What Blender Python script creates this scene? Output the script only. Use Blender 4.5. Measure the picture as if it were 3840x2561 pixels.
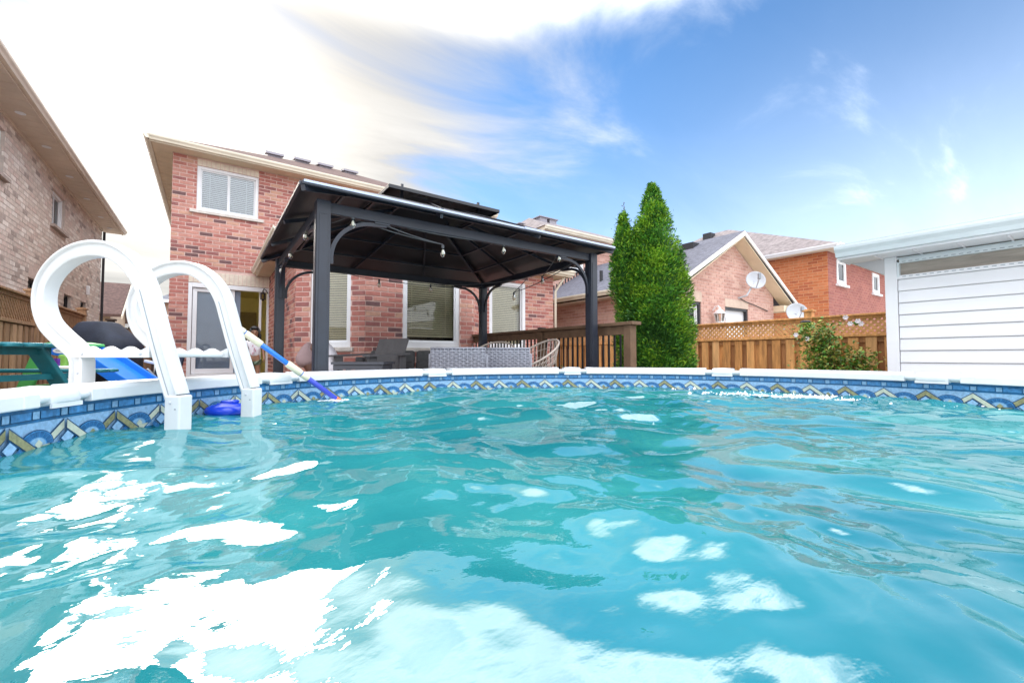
import bpy, bmesh, math, random
import numpy as np
from mathutils import Vector, Matrix, Euler

random.seed(7)
RNG = np.random.default_rng(11)
for o in list(bpy.data.objects):
    bpy.data.objects.remove(o)
SC = bpy.context.scene
COL = SC.collection
R = math.radians

# ------------------------------------------------------------------ camera
cam = bpy.data.cameras.new('camera')
cam.lens = 15.02
cam.sensor_width = 36.0
cam.clip_start = 0.02
cam.clip_end = 600
cam_o = bpy.data.objects.new('camera', cam)
COL.objects.link(cam_o)
cam_o.location = (0, 0, 1.35)
cam_o.rotation_euler = (R(90 + 2.09), 0, R(-35.3))
SC.camera = cam_o

# ------------------------------------------------------------------ sky, sun
SUN_EL, SUN_AZ = 26.0, -3.0          # the sun stands behind thin cloud over the house (+Y)
W = bpy.data.worlds.new('World')
SC.world = W
W.use_nodes = True
nt = W.node_tree
for n in list(nt.nodes):
    nt.nodes.remove(n)
def N(t, tree=None, **kw):
    n = (tree or nt).nodes.new(t)
    for k, v in kw.items():
        setattr(n, k, v)
    return n
def L(a, b, tree=None):
    (tree or nt).links.new(a, b)
def M(op, a, b=None, c=None, tree=None, clamp=False):
    n = N('ShaderNodeMath', tree, operation=op)
    n.use_clamp = clamp
    for i, x in enumerate((a, b, c)):
        if x is None:
            continue
        if isinstance(x, (int, float)):
            n.inputs[i].default_value = x
        else:
            L(x, n.inputs[i], tree)
    return n.outputs[0]
sun_dir = Vector((math.sin(R(SUN_AZ)) * math.cos(R(SUN_EL)), math.cos(R(SUN_AZ)) * math.cos(R(SUN_EL)), math.sin(R(SUN_EL))))
sky = N('ShaderNodeTexSky', sky_type='NISHITA')
sky.sun_disc = False
sky.sun_elevation = R(SUN_EL)
sky.sun_rotation = R(SUN_AZ)
sky.air_density = 1.0
sky.dust_density = 0.15
sky.ozone_density = 3.0
hs = N('ShaderNodeHueSaturation')
hs.inputs['Saturation'].default_value = 1.22
hs.inputs['Value'].default_value = 1.0
L(sky.outputs[0], hs.inputs['Color'])
tc = N('ShaderNodeTexCoord')
sep = N('ShaderNodeSeparateXYZ')
L(tc.outputs['Generated'], sep.inputs[0])
zc = M('ADD', M('MAXIMUM', sep.outputs[2], 0.0), 0.16)
cx_ = M('DIVIDE', sep.outputs[0], zc)
cy_ = M('DIVIDE', sep.outputs[1], zc)
comb = N('ShaderNodeCombineXYZ')
L(cx_, comb.inputs[0]); L(cy_, comb.inputs[1])
mp = N('ShaderNodeMapping')
mp.inputs['Rotation'].default_value = (0, 0, R(28))
mp.inputs['Scale'].default_value = (0.42, 0.95, 1)
mp.inputs['Location'].default_value = (3.1, 1.7, 0)
L(comb.outputs[0], mp.inputs[0])
n1 = N('ShaderNodeTexNoise')
n1.inputs['Scale'].default_value = 1.9
n1.inputs['Detail'].default_value = 9
n1.inputs['Roughness'].default_value = 0.6
n1.inputs['Distortion'].default_value = 0.7
L(mp.outputs[0], n1.inputs['Vector'])
n2 = N('ShaderNodeTexNoise')
n2.inputs['Scale'].default_value = 0.45
n2.inputs['Detail'].default_value = 3
L(mp.outputs[0], n2.inputs['Vector'])
# the cloud bank fills the sky from the left round behind; one broad clear stretch lies to the right (+X)
side = N('ShaderNodeVectorMath', operation='DOT_PRODUCT')
side.inputs[1].default_value = Vector((0.90, 0.36, 0.25)).normalized()
L(tc.outputs['Generated'], side.inputs[0])
clr = N('ShaderNodeMapRange', interpolation_type='SMOOTHSTEP')
clr.inputs['From Min'].default_value = 0.60
clr.inputs['From Max'].default_value = 0.98
clr.inputs['To Min'].default_value = 0.33
clr.inputs['To Max'].default_value = -0.25
L(side.outputs['Value'], clr.inputs['Value'])
deck_b = N('ShaderNodeMapRange', interpolation_type='SMOOTHSTEP')      # cloud added overhead, above the view, to whiten the water's reflections
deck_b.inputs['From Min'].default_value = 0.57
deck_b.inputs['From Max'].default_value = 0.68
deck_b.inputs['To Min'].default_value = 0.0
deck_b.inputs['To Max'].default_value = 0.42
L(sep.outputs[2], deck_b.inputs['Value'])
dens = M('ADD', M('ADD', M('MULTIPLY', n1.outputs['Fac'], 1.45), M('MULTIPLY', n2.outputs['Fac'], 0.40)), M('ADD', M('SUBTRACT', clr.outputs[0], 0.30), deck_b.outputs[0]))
mr = N('ShaderNodeMapRange', interpolation_type='SMOOTHSTEP')
mr.inputs['From Min'].default_value = 0.42
mr.inputs['From Max'].default_value = 1.02
L(dens, mr.inputs['Value'])
# thin haze whitens the sky towards the horizon
hz = M('MULTIPLY', M('POWER', M('SUBTRACT', 1.0, M('MAXIMUM', sep.outputs[2], 0.0), clamp=True), 3.2), 0.78)
cover = M('MINIMUM', M('ADD', M('MULTIPLY', mr.outputs[0], 0.95), hz), 0.97)
# light in the cloud: scattering round the veiled sun, front-lit cloud away from it
dts = N('ShaderNodeVectorMath', operation='DOT_PRODUCT')
dts.inputs[1].default_value = sun_dir
L(tc.outputs['Generated'], dts.inputs[0])
ds = M('MAXIMUM', dts.outputs['Value'], 0.0)
g1 = M('POWER', ds, 7.0)
g2 = M('POWER', ds, 60.0)
glow = M('ADD', M('MULTIPLY', g1, 0.06), M('MULTIPLY', g2, 0.30))
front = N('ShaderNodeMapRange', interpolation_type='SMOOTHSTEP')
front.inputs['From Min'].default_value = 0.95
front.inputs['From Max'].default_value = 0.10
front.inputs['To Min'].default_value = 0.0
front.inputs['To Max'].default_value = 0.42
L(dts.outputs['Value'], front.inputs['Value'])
# cloud brightened towards the zenith, above the view, so its reflection whitens near water
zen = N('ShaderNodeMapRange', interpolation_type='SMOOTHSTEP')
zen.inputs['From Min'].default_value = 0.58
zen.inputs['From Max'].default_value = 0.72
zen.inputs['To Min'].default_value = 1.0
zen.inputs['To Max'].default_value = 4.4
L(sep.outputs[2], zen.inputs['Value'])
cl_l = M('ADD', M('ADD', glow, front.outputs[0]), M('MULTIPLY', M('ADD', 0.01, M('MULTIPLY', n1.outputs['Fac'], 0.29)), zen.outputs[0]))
ccol = N('ShaderNodeMix', data_type='RGBA')
ccol.inputs['A'].default_value = (0.90, 0.94, 1.0, 1)
ccol.inputs['B'].default_value = (1.0, 0.95, 0.865, 1)
L(M('MULTIPLY', g1, 1.3, clamp=True), ccol.inputs['Factor'])
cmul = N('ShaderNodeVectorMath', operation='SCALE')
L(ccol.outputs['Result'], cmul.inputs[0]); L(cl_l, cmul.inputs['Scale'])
smul = N('ShaderNodeVectorMath', operation='SCALE')
smul.inputs['Scale'].default_value = 0.056
L(hs.outputs[0], smul.inputs[0])
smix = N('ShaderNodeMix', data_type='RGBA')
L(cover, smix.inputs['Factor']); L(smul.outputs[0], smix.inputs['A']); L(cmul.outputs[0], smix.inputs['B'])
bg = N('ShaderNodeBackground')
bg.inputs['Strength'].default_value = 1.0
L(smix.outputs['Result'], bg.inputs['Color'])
wo = N('ShaderNodeOutputWorld')
L(bg.outputs[0], wo.inputs[0])

sl = bpy.data.lights.new('sun', 'SUN')
sl.energy = 0.7
sl.angle = R(30)
sl.color = (1.0, 0.93, 0.82)
sun_o = bpy.data.objects.new('sun', sl)
COL.objects.link(sun_o)
sun_o.rotation_euler = (-sun_dir).to_track_quat('-Z', 'Y').to_euler()
sun_o.location = (0, 30, 30)

SC.view_settings.view_transform = 'Standard'
SC.view_settings.look = 'None'
SC.view_settings.exposure = 2.05
SC.view_settings.gamma = 1.0
SC.view_settings.use_curve_mapping = False
SC.render.engine = 'CYCLES'

# ------------------------------------------------------------------ materials
MATS = {}
def mat(name, col, rough=0.6, var=0.10, scale=9.0, bump=0.0, bscale=60.0, metal=0.0, spec=0.5, stretch=None, coat=0.0, drift=0.07):
    m = bpy.data.materials.new(name)
    m.use_nodes = True
    t = m.node_tree
    b = t.nodes['Principled BSDF']
    b.inputs['Roughness'].default_value = rough
    b.inputs['Metallic'].default_value = metal
    b.inputs['Specular IOR Level'].default_value = spec
    b.inputs['Coat Weight'].default_value = coat
    geo = N('ShaderNodeNewGeometry', t)
    vec = geo.outputs['Position']
    if stretch:
        mpn = N('ShaderNodeMapping', t)
        mpn.inputs['Scale'].default_value = stretch
        L(vec, mpn.inputs[0], t)
        vec = mpn.outputs[0]
    ns = N('ShaderNodeTexNoise', t)
    ns.inputs['Scale'].default_value = scale
    ns.inputs['Detail'].default_value = 5
    ns.inputs['Roughness'].default_value = 0.6
    L(vec, ns.inputs['Vector'], t)
    rp = N('ShaderNodeMapRange', t)
    rp.inputs['From Min'].default_value = 0.3
    rp.inputs['From Max'].default_value = 0.7
    rp.inputs['To Min'].default_value = 1 - var
    rp.inputs['To Max'].default_value = 1 + var
    L(ns.outputs['Fac'], rp.inputs['Value'], t)
    sc = N('ShaderNodeVectorMath', t, operation='SCALE')
    sc.inputs[0].default_value = col
    nl = N('ShaderNodeTexNoise', t)
    nl.inputs['Scale'].default_value = 0.9
    nl.inputs['Detail'].default_value = 6
    L(geo.outputs['Position'], nl.inputs['Vector'], t)
    rl_ = N('ShaderNodeMapRange', t)
    rl_.inputs['From Min'].default_value = 0.3
    rl_.inputs['From Max'].default_value = 0.7
    rl_.inputs['To Min'].default_value = 1 - drift
    rl_.inputs['To Max'].default_value = 1 + drift
    L(nl.outputs['Fac'], rl_.inputs['Value'], t)
    L(M('MULTIPLY', rp.outputs[0], rl_.outputs[0], tree=t), sc.inputs['Scale'], t)
    L(sc.outputs[0], b.inputs['Base Color'], t)
    if bump:
        nb = N('ShaderNodeTexNoise', t)
        nb.inputs['Scale'].default_value = bscale
        nb.inputs['Detail'].default_value = 4
        L(vec, nb.inputs['Vector'], t)
        bn = N('ShaderNodeBump', t)
        bn.inputs['Strength'].default_value = bump
        bn.inputs['Distance'].default_value = 0.01
        L(nb.outputs['Fac'], bn.inputs['Height'], t)
        L(bn.outputs[0], b.inputs['Normal'], t)
    MATS[name] = m
    return m

def glass_mat(name, tint, ior):
    m = bpy.data.materials.new(name)
    m.use_nodes = True
    t = m.node_tree
    for n in list(t.nodes):
        t.nodes.remove(n)
    out = N('ShaderNodeOutputMaterial', t)
    tr = N('ShaderNodeBsdfTransparent', t)
    tr.inputs['Color'].default_value = tint
    gl = N('ShaderNodeBsdfGlossy', t)
    gl.inputs['Roughness'].default_value = 0.01
    fr = N('ShaderNodeFresnel', t)
    fr.inputs['IOR'].default_value = ior
    geo = N('ShaderNodeNewGeometry', t)
    ns = N('ShaderNodeTexNoise', t)
    ns.inputs['Scale'].default_value = 1.6
    L(geo.outputs['Position'], ns.inputs['Vector'], t)
    bp = N('ShaderNodeBump', t)
    bp.inputs['Strength'].default_value = 0.02
    bp.inputs['Distance'].default_value = 0.05
    L(ns.outputs['Fac'], bp.inputs['Height'], t)
    L(bp.outputs[0], gl.inputs['Normal'], t)
    mx = N('ShaderNodeMixShader', t)
    L(fr.outputs[0], mx.inputs[0], t); L(tr.outputs[0], mx.inputs[1], t); L(gl.outputs[0], mx.inputs[2], t)
    L(mx.outputs[0], out.inputs[0], t)
    MATS[name] = m
    return m

def emit_mat(name, col, s):
    m = bpy.data.materials.new(name)
    m.use_nodes = True
    t = m.node_tree
    b = t.nodes['Principled BSDF']
    b.inputs['Base Color'].default_value = (*col, 1)
    b.inputs['Emission Color'].default_value = (*col, 1)
    b.inputs['Emission Strength'].default_value = s
    MATS[name] = m
    return m

# brick palettes
PAL = {
 'red': [mat('brick_red', (0.44, 0.165, 0.135), 0.85, 0.16, 14, 0.5, 90), mat('brick_rose', (0.54, 0.255, 0.205), 0.85, 0.16, 14, 0.5, 90),
         mat('brick_tan', (0.56, 0.31, 0.225), 0.85, 0.14, 14, 0.5, 90), mat('brick_plum', (0.31, 0.12, 0.11), 0.85, 0.2, 14, 0.5, 90),
         mat('brick_dark', (0.17, 0.088, 0.088), 0.85, 0.2, 14, 0.5, 90)],
 'stone': [mat('stone_grey', (0.63, 0.52, 0.455), 0.9, 0.16, 10, 0.7, 50), mat('stone_light', (0.74, 0.65, 0.585), 0.9, 0.14, 10, 0.7, 50),
           mat('stone_pink', (0.62, 0.48, 0.42), 0.9, 0.16, 10, 0.7, 50), mat('stone_dark', (0.40, 0.32, 0.28), 0.9, 0.2, 10, 0.7, 50)],
 'pink': [mat('brick_pink', (0.56, 0.32, 0.26), 0.88, 0.12, 12, 0.4, 80), mat('brick_pale', (0.60, 0.37, 0.30), 0.88, 0.12, 12, 0.4, 80),
          mat('brick_dusty', (0.48, 0.26, 0.21), 0.88, 0.14, 12, 0.4, 80)],
 'orange': [mat('brick_orange', (0.55, 0.17, 0.065), 0.88, 0.12, 12, 0.4, 80), mat('brick_amber', (0.60, 0.21, 0.09), 0.88, 0.12, 12, 0.4, 80),
            mat('brick_rust', (0.45, 0.125, 0.055), 0.88, 0.14, 12, 0.4, 80)],
 'mauve': [mat('brick_mauve', (0.36, 0.13, 0.10), 0.88, 0.10, 12, 0.4, 80), mat('brick_wine', (0.31, 0.105, 0.085), 0.88, 0.10, 12, 0.4, 80)],
}
PALW = {'red': [.42, .31, .10, .11, .06], 'stone': [.4, .25, .25, .1], 'pink': [.45, .3, .25], 'orange': [.5, .3, .2], 'mauve': [.6, .4]}
mat('mortar_rose', (0.68, 0.485, 0.43), 0.95, 0.10, 12, 0.4, 120)
mat('mortar_grey', (0.52, 0.43, 0.38), 0.95, 0.12, 12, 0.4, 120)
mat('mortar_pink', (0.62, 0.42, 0.36), 0.95, 0.08, 12, 0.3, 120)
mat('mortar_orange', (0.62, 0.32, 0.17), 0.95, 0.08, 12, 0.3, 120)
mat('mortar_mauve', (0.42, 0.20, 0.17), 0.95, 0.08, 12, 0.3, 120)
mat('buff_brick', (0.74, 0.64, 0.53), 0.88, 0.14, 10, 0.4, 80)
mat('buff_stone', (0.60, 0.45, 0.36), 0.9, 0.10, 5, 0.4, 60)
mat('sill_stone', (0.62, 0.57, 0.52), 0.85, 0.12, 9, 0.5, 60)
mat('white_vinyl', (0.80, 0.80, 0.82), 0.42, 0.03, 5)
mat('white_resin', (0.68, 0.70, 0.72), 0.33, 0.05, 6, 0.04, 30)
mat('ladder_resin', (0.62, 0.63, 0.635), 0.36, 0.04, 7, 0.03, 30)
mat('rake_cream', (0.66, 0.62, 0.58), 0.5, 0.05, 4)
mat('seam', (0.30, 0.33, 0.36), 0.7)
mat('cream_metal', (0.80, 0.72, 0.58), 0.5, 0.05, 4)
mat('soffit', (0.76, 0.64, 0.46), 0.65, 0.06, 4)
mat('soffit_left', (0.64, 0.53, 0.43), 0.65, 0.06, 4)
mat('shingle_brown', (0.125, 0.075, 0.065), 0.95, 0.35, 9, 0.9, 35)
mat('shingle_blue', (0.13, 0.13, 0.16), 0.95, 0.3, 9, 0.9, 35)
mat('shingle_mauve', (0.235, 0.20, 0.20), 0.95, 0.35, 6, 0.9, 30)
mat('shingle_grey', (0.17, 0.17, 0.19), 0.95, 0.25, 6, 0.8, 30)
mat('vent_metal', (0.30, 0.28, 0.32), 0.55, 0.08, 8)
mat('gazebo_metal', (0.017, 0.021, 0.034), 0.38, 0.15, 10, 0.05, 300, metal=0.0, spec=0.6)
mat('gazebo_roof', (0.015, 0.0155, 0.021), 0.42, 0.18, 3, 0.05, 200, spec=0.6)
mat('gazebo_glint', (0.42, 0.47, 0.60), 0.22, 0.08, 8, spec=0.8, metal=0.6)  # painted highlight: pale blue for the sky's sheen on the eave
mat('black_iron', (0.015, 0.015, 0.018), 0.4, 0.1)
mat('deck_brown', (0.165, 0.095, 0.055), 0.7, 0.22, 7, 0.35, 40, stretch=(1, 1, 1))
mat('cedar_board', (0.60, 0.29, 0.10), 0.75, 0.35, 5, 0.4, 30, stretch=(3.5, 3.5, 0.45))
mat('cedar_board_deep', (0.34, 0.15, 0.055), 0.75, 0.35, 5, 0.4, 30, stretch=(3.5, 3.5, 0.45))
mat('cedar_lattice', (0.62, 0.33, 0.13), 0.75, 0.25, 9)
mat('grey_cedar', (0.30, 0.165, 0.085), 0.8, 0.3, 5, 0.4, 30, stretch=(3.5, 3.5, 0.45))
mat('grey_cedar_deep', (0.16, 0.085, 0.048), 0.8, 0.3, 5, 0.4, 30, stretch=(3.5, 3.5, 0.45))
mat('cedar_board_b', (0.50, 0.225, 0.07), 0.78, 0.4, 6, 0.4, 30, stretch=(3.5, 3.5, 0.45))
mat('cedar_board_c', (0.64, 0.34, 0.14), 0.78, 0.35, 4, 0.4, 30, stretch=(3.5, 3.5, 0.45))
mat('grey_cedar_b', (0.26, 0.14, 0.075), 0.8, 0.35, 6, 0.4, 30, stretch=(3.5, 3.5, 0.45))
mat('grey_cedar_c', (0.38, 0.22, 0.12), 0.8, 0.3, 4, 0.4, 30, stretch=(3.5, 3.5, 0.45))
mat('dark_fence', (0.06, 0.035, 0.025), 0.8, 0.3, 6)
mat('siding_white', (0.72, 0.715, 0.74), 0.45, 0.02, 3, 0.05, 14, stretch=(1, 0.2, 3))
mat('fascia_blue', (0.62, 0.665, 0.69), 0.4, 0.04, 4)
mat('plywood', (0.33, 0.285, 0.245), 0.85, 0.25, 8, stretch=(1, 0.4, 3))
mat('leaf_dark', (0.038, 0.13, 0.02), 0.6, 0.35, 16)
mat('leaf_mid', (0.11, 0.31, 0.03), 0.6, 0.3, 16)
mat('leaf_light', (0.27, 0.46, 0.03), 0.6, 0.25, 16)
mat('leaf_yellow', (0.30, 0.30, 0.05), 0.6, 0.25, 16)
mat('leaf_shrub', (0.11, 0.21, 0.04), 0.6, 0.3, 16)
mat('bark', (0.10, 0.06, 0.04), 0.9, 0.3, 20, 0.6, 60)
mat('petal', (0.85, 0.78, 0.82), 0.6, 0.05)
mat('teal_plastic', (0.018, 0.17, 0.21), 0.42, 0.15, 6)
mat('toy_green', (0.10, 0.52, 0.14), 0.4, 0.08)
mat('toy_blue', (0.015, 0.18, 0.72), 0.35, 0.06)
mat('toy_red', (0.6, 0.04, 0.05), 0.4, 0.06)
mat('toy_lime', (0.25, 0.5, 0.1), 0.4, 0.06)
mat('toy_teal', (0.03, 0.35, 0.42), 0.4, 0.06)
mat('toy_purple', (0.14, 0.04, 0.3), 0.4, 0.06)
mat('black_cloth', (0.016, 0.021, 0.038), 0.75, 0.25, 6, 0.3, 40)
mat('pole_blue', (0.02, 0.19, 0.68), 0.28, 0.06, 8, coat=0.3)
mat('pole_violet', (0.035, 0.06, 0.50), 0.28, 0.06, 8, coat=0.3)
mat('cream_plastic', (0.76, 0.70, 0.52), 0.4, 0.05)
mat('float_blue', (0.004, 0.045, 0.60), 0.25, 0.05, coat=0.4)
mat('wicker', (0.36, 0.36, 0.41), 0.65, 0.25, 40, 0.2, 120)
mat('wicker_gap', (0.07, 0.07, 0.09), 0.8, 0.1)
mat('rattan', (0.50, 0.42, 0.36), 0.6, 0.12, 20)
mat('grey_resin', (0.125, 0.12, 0.125), 0.55, 0.1, 8)
mat('cushion_dark', (0.09, 0.088, 0.09), 0.9, 0.15, 12, 0.3, 150)
mat('table_dark', (0.085, 0.09, 0.11), 0.5, 0.12, 8)
mat('interior_dark', (0.05, 0.048, 0.04), 0.9, 0.1)
mat('interior_yellow', (0.62, 0.56, 0.30), 0.9, 0.05)
mat('interior_door', (0.20, 0.16, 0.09), 0.7, 0.1)
mat('curtain_blue', (0.33, 0.45, 0.70), 0.8, 0.05, 3)
mat('screen_grey', (0.22, 0.27, 0.36), 0.8, 0.05, 3)
mat('blind', (0.86, 0.82, 0.64), 0.6, 0.05)
mat('blind_white', (0.82, 0.84, 0.83), 0.6, 0.04)
mat('dark_frame', (0.02, 0.02, 0.025), 0.5)
mat('dish_grey', (0.52, 0.54, 0.58), 0.45, 0.05)
mat('skin_tan', (0.33, 0.16, 0.095), 0.5, 0.08, 20)
mat('skin_deep', (0.13, 0.055, 0.035), 0.5, 0.08, 20)
mat('hair_black', (0.012, 0.010, 0.010), 0.45, 0.2, 60)
mat('shirt_white', (0.76, 0.72, 0.76), 0.85, 0.06, 14, 0.3, 40)
mat('shirt_print', (0.52, 0.24, 0.30), 0.85, 0.1)
mat('shorts_green', (0.14, 0.19, 0.13), 0.85, 0.12)
mat('shorts_mauve', (0.33, 0.225, 0.225), 0.9, 0.08, 12, 0.3, 60)
mat('eye_dark', (0.01, 0.01, 0.01), 0.3)
mat('lip', (0.35, 0.10, 0.09), 0.5)
mat('cable', (0.10, 0.10, 0.11), 0.6)
mat('bulb_glass', (0.82, 0.80, 0.74), 0.08, 0.03, spec=0.8)
mat('bounce_ground', (0.42, 0.40, 0.36), 0.9, 0.25, 3, 0.5, 40)
mat('pool_wall_outer', (0.55, 0.58, 0.60), 0.5, 0.05)
mat('pool_floor', (0.03, 0.42, 0.50), 0.8, 0.25, 1.3)
mat('stucco_white', (0.75, 0.77, 0.78), 0.8, 0.05)
mat('stucco_tan', (0.50, 0.38, 0.28), 0.8, 0.10, 6, 0.4, 40)
mat('far_brick', (0.42, 0.26, 0.20), 0.9, 0.1)
mat('concrete', (0.35, 0.33, 0.30), 0.9, 0.15, 4, 0.4, 50)
mat('orange_toy', (0.7, 0.14, 0.03), 0.5)
mat('foam', (0.85, 0.90, 0.92), 0.5, 0.04)
glass_mat('glass', (0.93, 0.92, 0.89, 1), 1.5)
glass_mat('glass_bright', (0.90, 0.93, 0.95, 1), 2.3)
glass_mat('bulb_clear', (0.93, 0.92, 0.86, 1), 1.6)
emit_mat('room_lamp', (1.0, 0.86, 0.55), 9.0)

# ------------------------------------------------------------------ mesh helpers
class MB:
    def __init__(s):
        s.v, s.f, s.m = [], [], []
    def add(s, vs, fs, m=0):
        b = len(s.v)
        s.v += [tuple(v) for v in vs]
        s.f += [tuple(i + b for i in f) for f in fs]
        s.m += [m] * len(fs)
        return s
    def box(s, x0, x1, y0, y1, z0, z1, m=0):
        v = [(x, y, z) for x in (x0, x1) for y in (y0, y1) for z in (z0, z1)]
        return s.add(v, [(0, 1, 3, 2), (4, 6, 7, 5), (0, 4, 5, 1), (2, 3, 7, 6), (0, 2, 6, 4), (1, 5, 7, 3)], m)
    def obox(s, c, ax, ay, az, m=0):
        c, ax, ay, az = map(Vector, (c, ax, ay, az))
        v = [c + ax * i + ay * j + az * k for i in (-.5, .5) for j in (-.5, .5) for k in (-.5, .5)]
        return s.add(v, [(0, 1, 3, 2), (4, 6, 7, 5), (0, 4, 5, 1), (2, 3, 7, 6), (0, 2, 6, 4), (1, 5, 7, 3)], m)
    def bar(s, p, q, w, h, up=(0, 0, 1), m=0):
        p, q = Vector(p), Vector(q)
        d = q - p
        sd = d.cross(Vector(up))
        if sd.length < 1e-6:
            sd = d.cross(Vector((1, 0, 0)))
        sd.normalize()
        u = sd.cross(d).normalized()
        return s.obox((p + q) / 2, d, sd * w, u * h, m)
    def prism(s, poly, vec, m=0):
        vec = Vector(vec)
        n = len(poly)
        v = [Vector(p) for p in poly] + [Vector(p) + vec for p in poly]
        f = [tuple(range(n))[::-1], tuple(range(n, 2 * n))]
        f += [(i, (i + 1) % n, n + (i + 1) % n, n + i) for i in range(n)]
        return s.add(v, f, m)
    def tube(s, path, r, n=8, closed=False, m=0):
        P = [Vector(p) for p in path]
        k = len(P)
        rr = r if isinstance(r, (list, tuple)) else [r] * k
        vs = []
        up = Vector((0, 0, 1))
        for i, p in enumerate(P):
            if closed:
                t = P[(i + 1) % k] - P[i - 1]
            else:
                t = P[min(i + 1, k - 1)] - P[max(i - 1, 0)]
            t.normalize()
            a = t.cross(up)
            if a.length < 0.15:
                a = t.cross(Vector((0.3, 1, 0)))
            a.normalize()
            b = a.cross(t)
            for j in range(n):
                an = 2 * math.pi * j / n
                vs.append(p + (a * math.cos(an) + b * math.sin(an)) * rr[i])
        fs = []
        for i in range(k if closed else k - 1):
            for j in range(n):
                i2 = (i + 1) % k
                fs.append((i * n + j, i * n + (j + 1) % n, i2 * n + (j + 1) % n, i2 * n + j))
        if not closed:
            fs.append(tuple(range(n))[::-1]); fs.append(tuple((k - 1) * n + j for j in range(n)))
        return s.add(vs, fs, m)
    def sweep(s, path, prof, side, m=0):
        """planar path swept with a closed profile; profile = (in-plane, sideways)"""
        P = [Vector(p) for p in path]
        side = Vector(side).normalized()
        k, n = len(P), len(prof)
        vs = []
        for i, p in enumerate(P):
            t = (P[min(i + 1, k - 1)] - P[max(i - 1, 0)]).normalized()
            nn = t.cross(side).normalized()
            for a, b in prof:
                vs.append(p + nn * a + side * b)
        fs = [(i * n + j, i * n + (j + 1) % n, (i + 1) * n + (j + 1) % n, (i + 1) * n + j) for i in range(k - 1) for j in range(n)]
        fs.append(tuple(range(n))[::-1]); fs.append(tuple((k - 1) * n + j for j in range(n)))
        return s.add(vs, fs, m)
    def lathe(s, prof, n=16, o=(0, 0, 0), m=0, axis=None):
        o = Vector(o)
        q = Vector((0, 0, 1)).rotation_difference(Vector(axis).normalized()) if axis is not None else None
        vs = []
        for r, z in prof:
            for j in range(n):
                a = 2 * math.pi * j / n
                v = Vector((r * math.cos(a), r * math.sin(a), z))
                if q:
                    v = q @ v
                vs.append(o + v)
        k = len(prof)
        fs = [(i * n + j, i * n + (j + 1) % n, (i + 1) * n + (j + 1) % n, (i + 1) * n + j) for i in range(k - 1) for j in range(n)]
        fs.append(tuple(range(n))[::-1]); fs.append(tuple((k - 1) * n + j for j in range(n)))
        return s.add(vs, fs, m)
    def ell(s, c, rx, ry, rz, n=12, k=8, m=0):
        prof = []
        vs = []
        c = Vector(c)
        for i in range(k + 1):
            ph = -math.pi / 2 + math.pi * i / k
            for j in range(n):
                a = 2 * math.pi * j / n
                vs.append(c + Vector((rx * math.cos(ph) * math.cos(a), ry * math.cos(ph) * math.sin(a), rz * math.sin(ph))))
        fs = [(i * n + j, i * n + (j + 1) % n, (i + 1) * n + (j + 1) % n, (i + 1) * n + j) for i in range(k) for j in range(n)]
        return s.add(vs, fs, m)
    def mesh(s, name, mats, off=(0, 0, 0), smooth=False):
        me = bpy.data.meshes.new(name)
        ox, oy, oz = off
        me.from_pydata([(x - ox, y - oy, z - oz) for x, y, z in s.v], [], s.f)
        for mm in (mats if isinstance(mats, (list, tuple)) else [mats]):
            me.materials.append(MATS[mm] if isinstance(mm, str) else mm)
        if any(s.m):
            me.polygons.foreach_set('material_index', s.m)
        if smooth:
            me.polygons.foreach_set('use_smooth', [True] * len(me.polygons))
        me.update()
        return me
    def build(s, name, mats, parent=None, smooth=False, bevel=0.0, world=True, kind=None, seg=2, label=None):
        off = (0, 0, 0)
        if parent is not None and world:
            off = wloc(parent)
        me = s.mesh(name, mats, off, smooth)
        bm = bmesh.new(); bm.from_mesh(me)
        bmesh.ops.recalc_face_normals(bm, faces=bm.faces[:])
        bm.to_mesh(me); bm.free()
        o = bpy.data.objects.new(name, me)
        COL.objects.link(o)
        o.parent = parent
        if bevel:
            md = o.modifiers.new('bevel', 'BEVEL')
            md.width = bevel; md.segments = seg; md.limit_method = 'ANGLE'; md.angle_limit = R(40)
            if smooth:
                md.harden_normals = False
        if kind:
            o['kind'] = kind
        if label:
            o['label'] = label
        return o

def wloc(o):
    v = Vector((0, 0, 0))
    while o is not None:
        v += Vector(o.location)
        o = o.parent
    return v

def thing(name, label, cat, loc=(0, 0, 0), rotz=0.0, group=None):
    o = bpy.data.objects.new(name, None)
    COL.objects.link(o)
    o.empty_display_size = 0.2
    o.location = loc
    o.rotation_euler = (0, 0, rotz)
    o['label'] = label
    o['category'] = cat
    if group:
        o['group'] = group
    return o
def tag(o, label, cat, group=None):
    o['label'] = label; o['category'] = cat
    if group:
        o['group'] = group
    return o
def structure(o):
    o['kind'] = 'structure'
    return o
def dup(root, loc, rotz, label, group=None):
    r = root.copy(); COL.objects.link(r)
    r.location = loc; r.rotation_euler = (0, 0, rotz); r['label'] = label
    if group:
        r['group'] = group
    for ch in list(root.children):
        c = ch.copy(); COL.objects.link(c); c.parent = r
        for g in ch.children:
            d = g.copy(); COL.objects.link(d); d.parent = c
    return r

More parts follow.
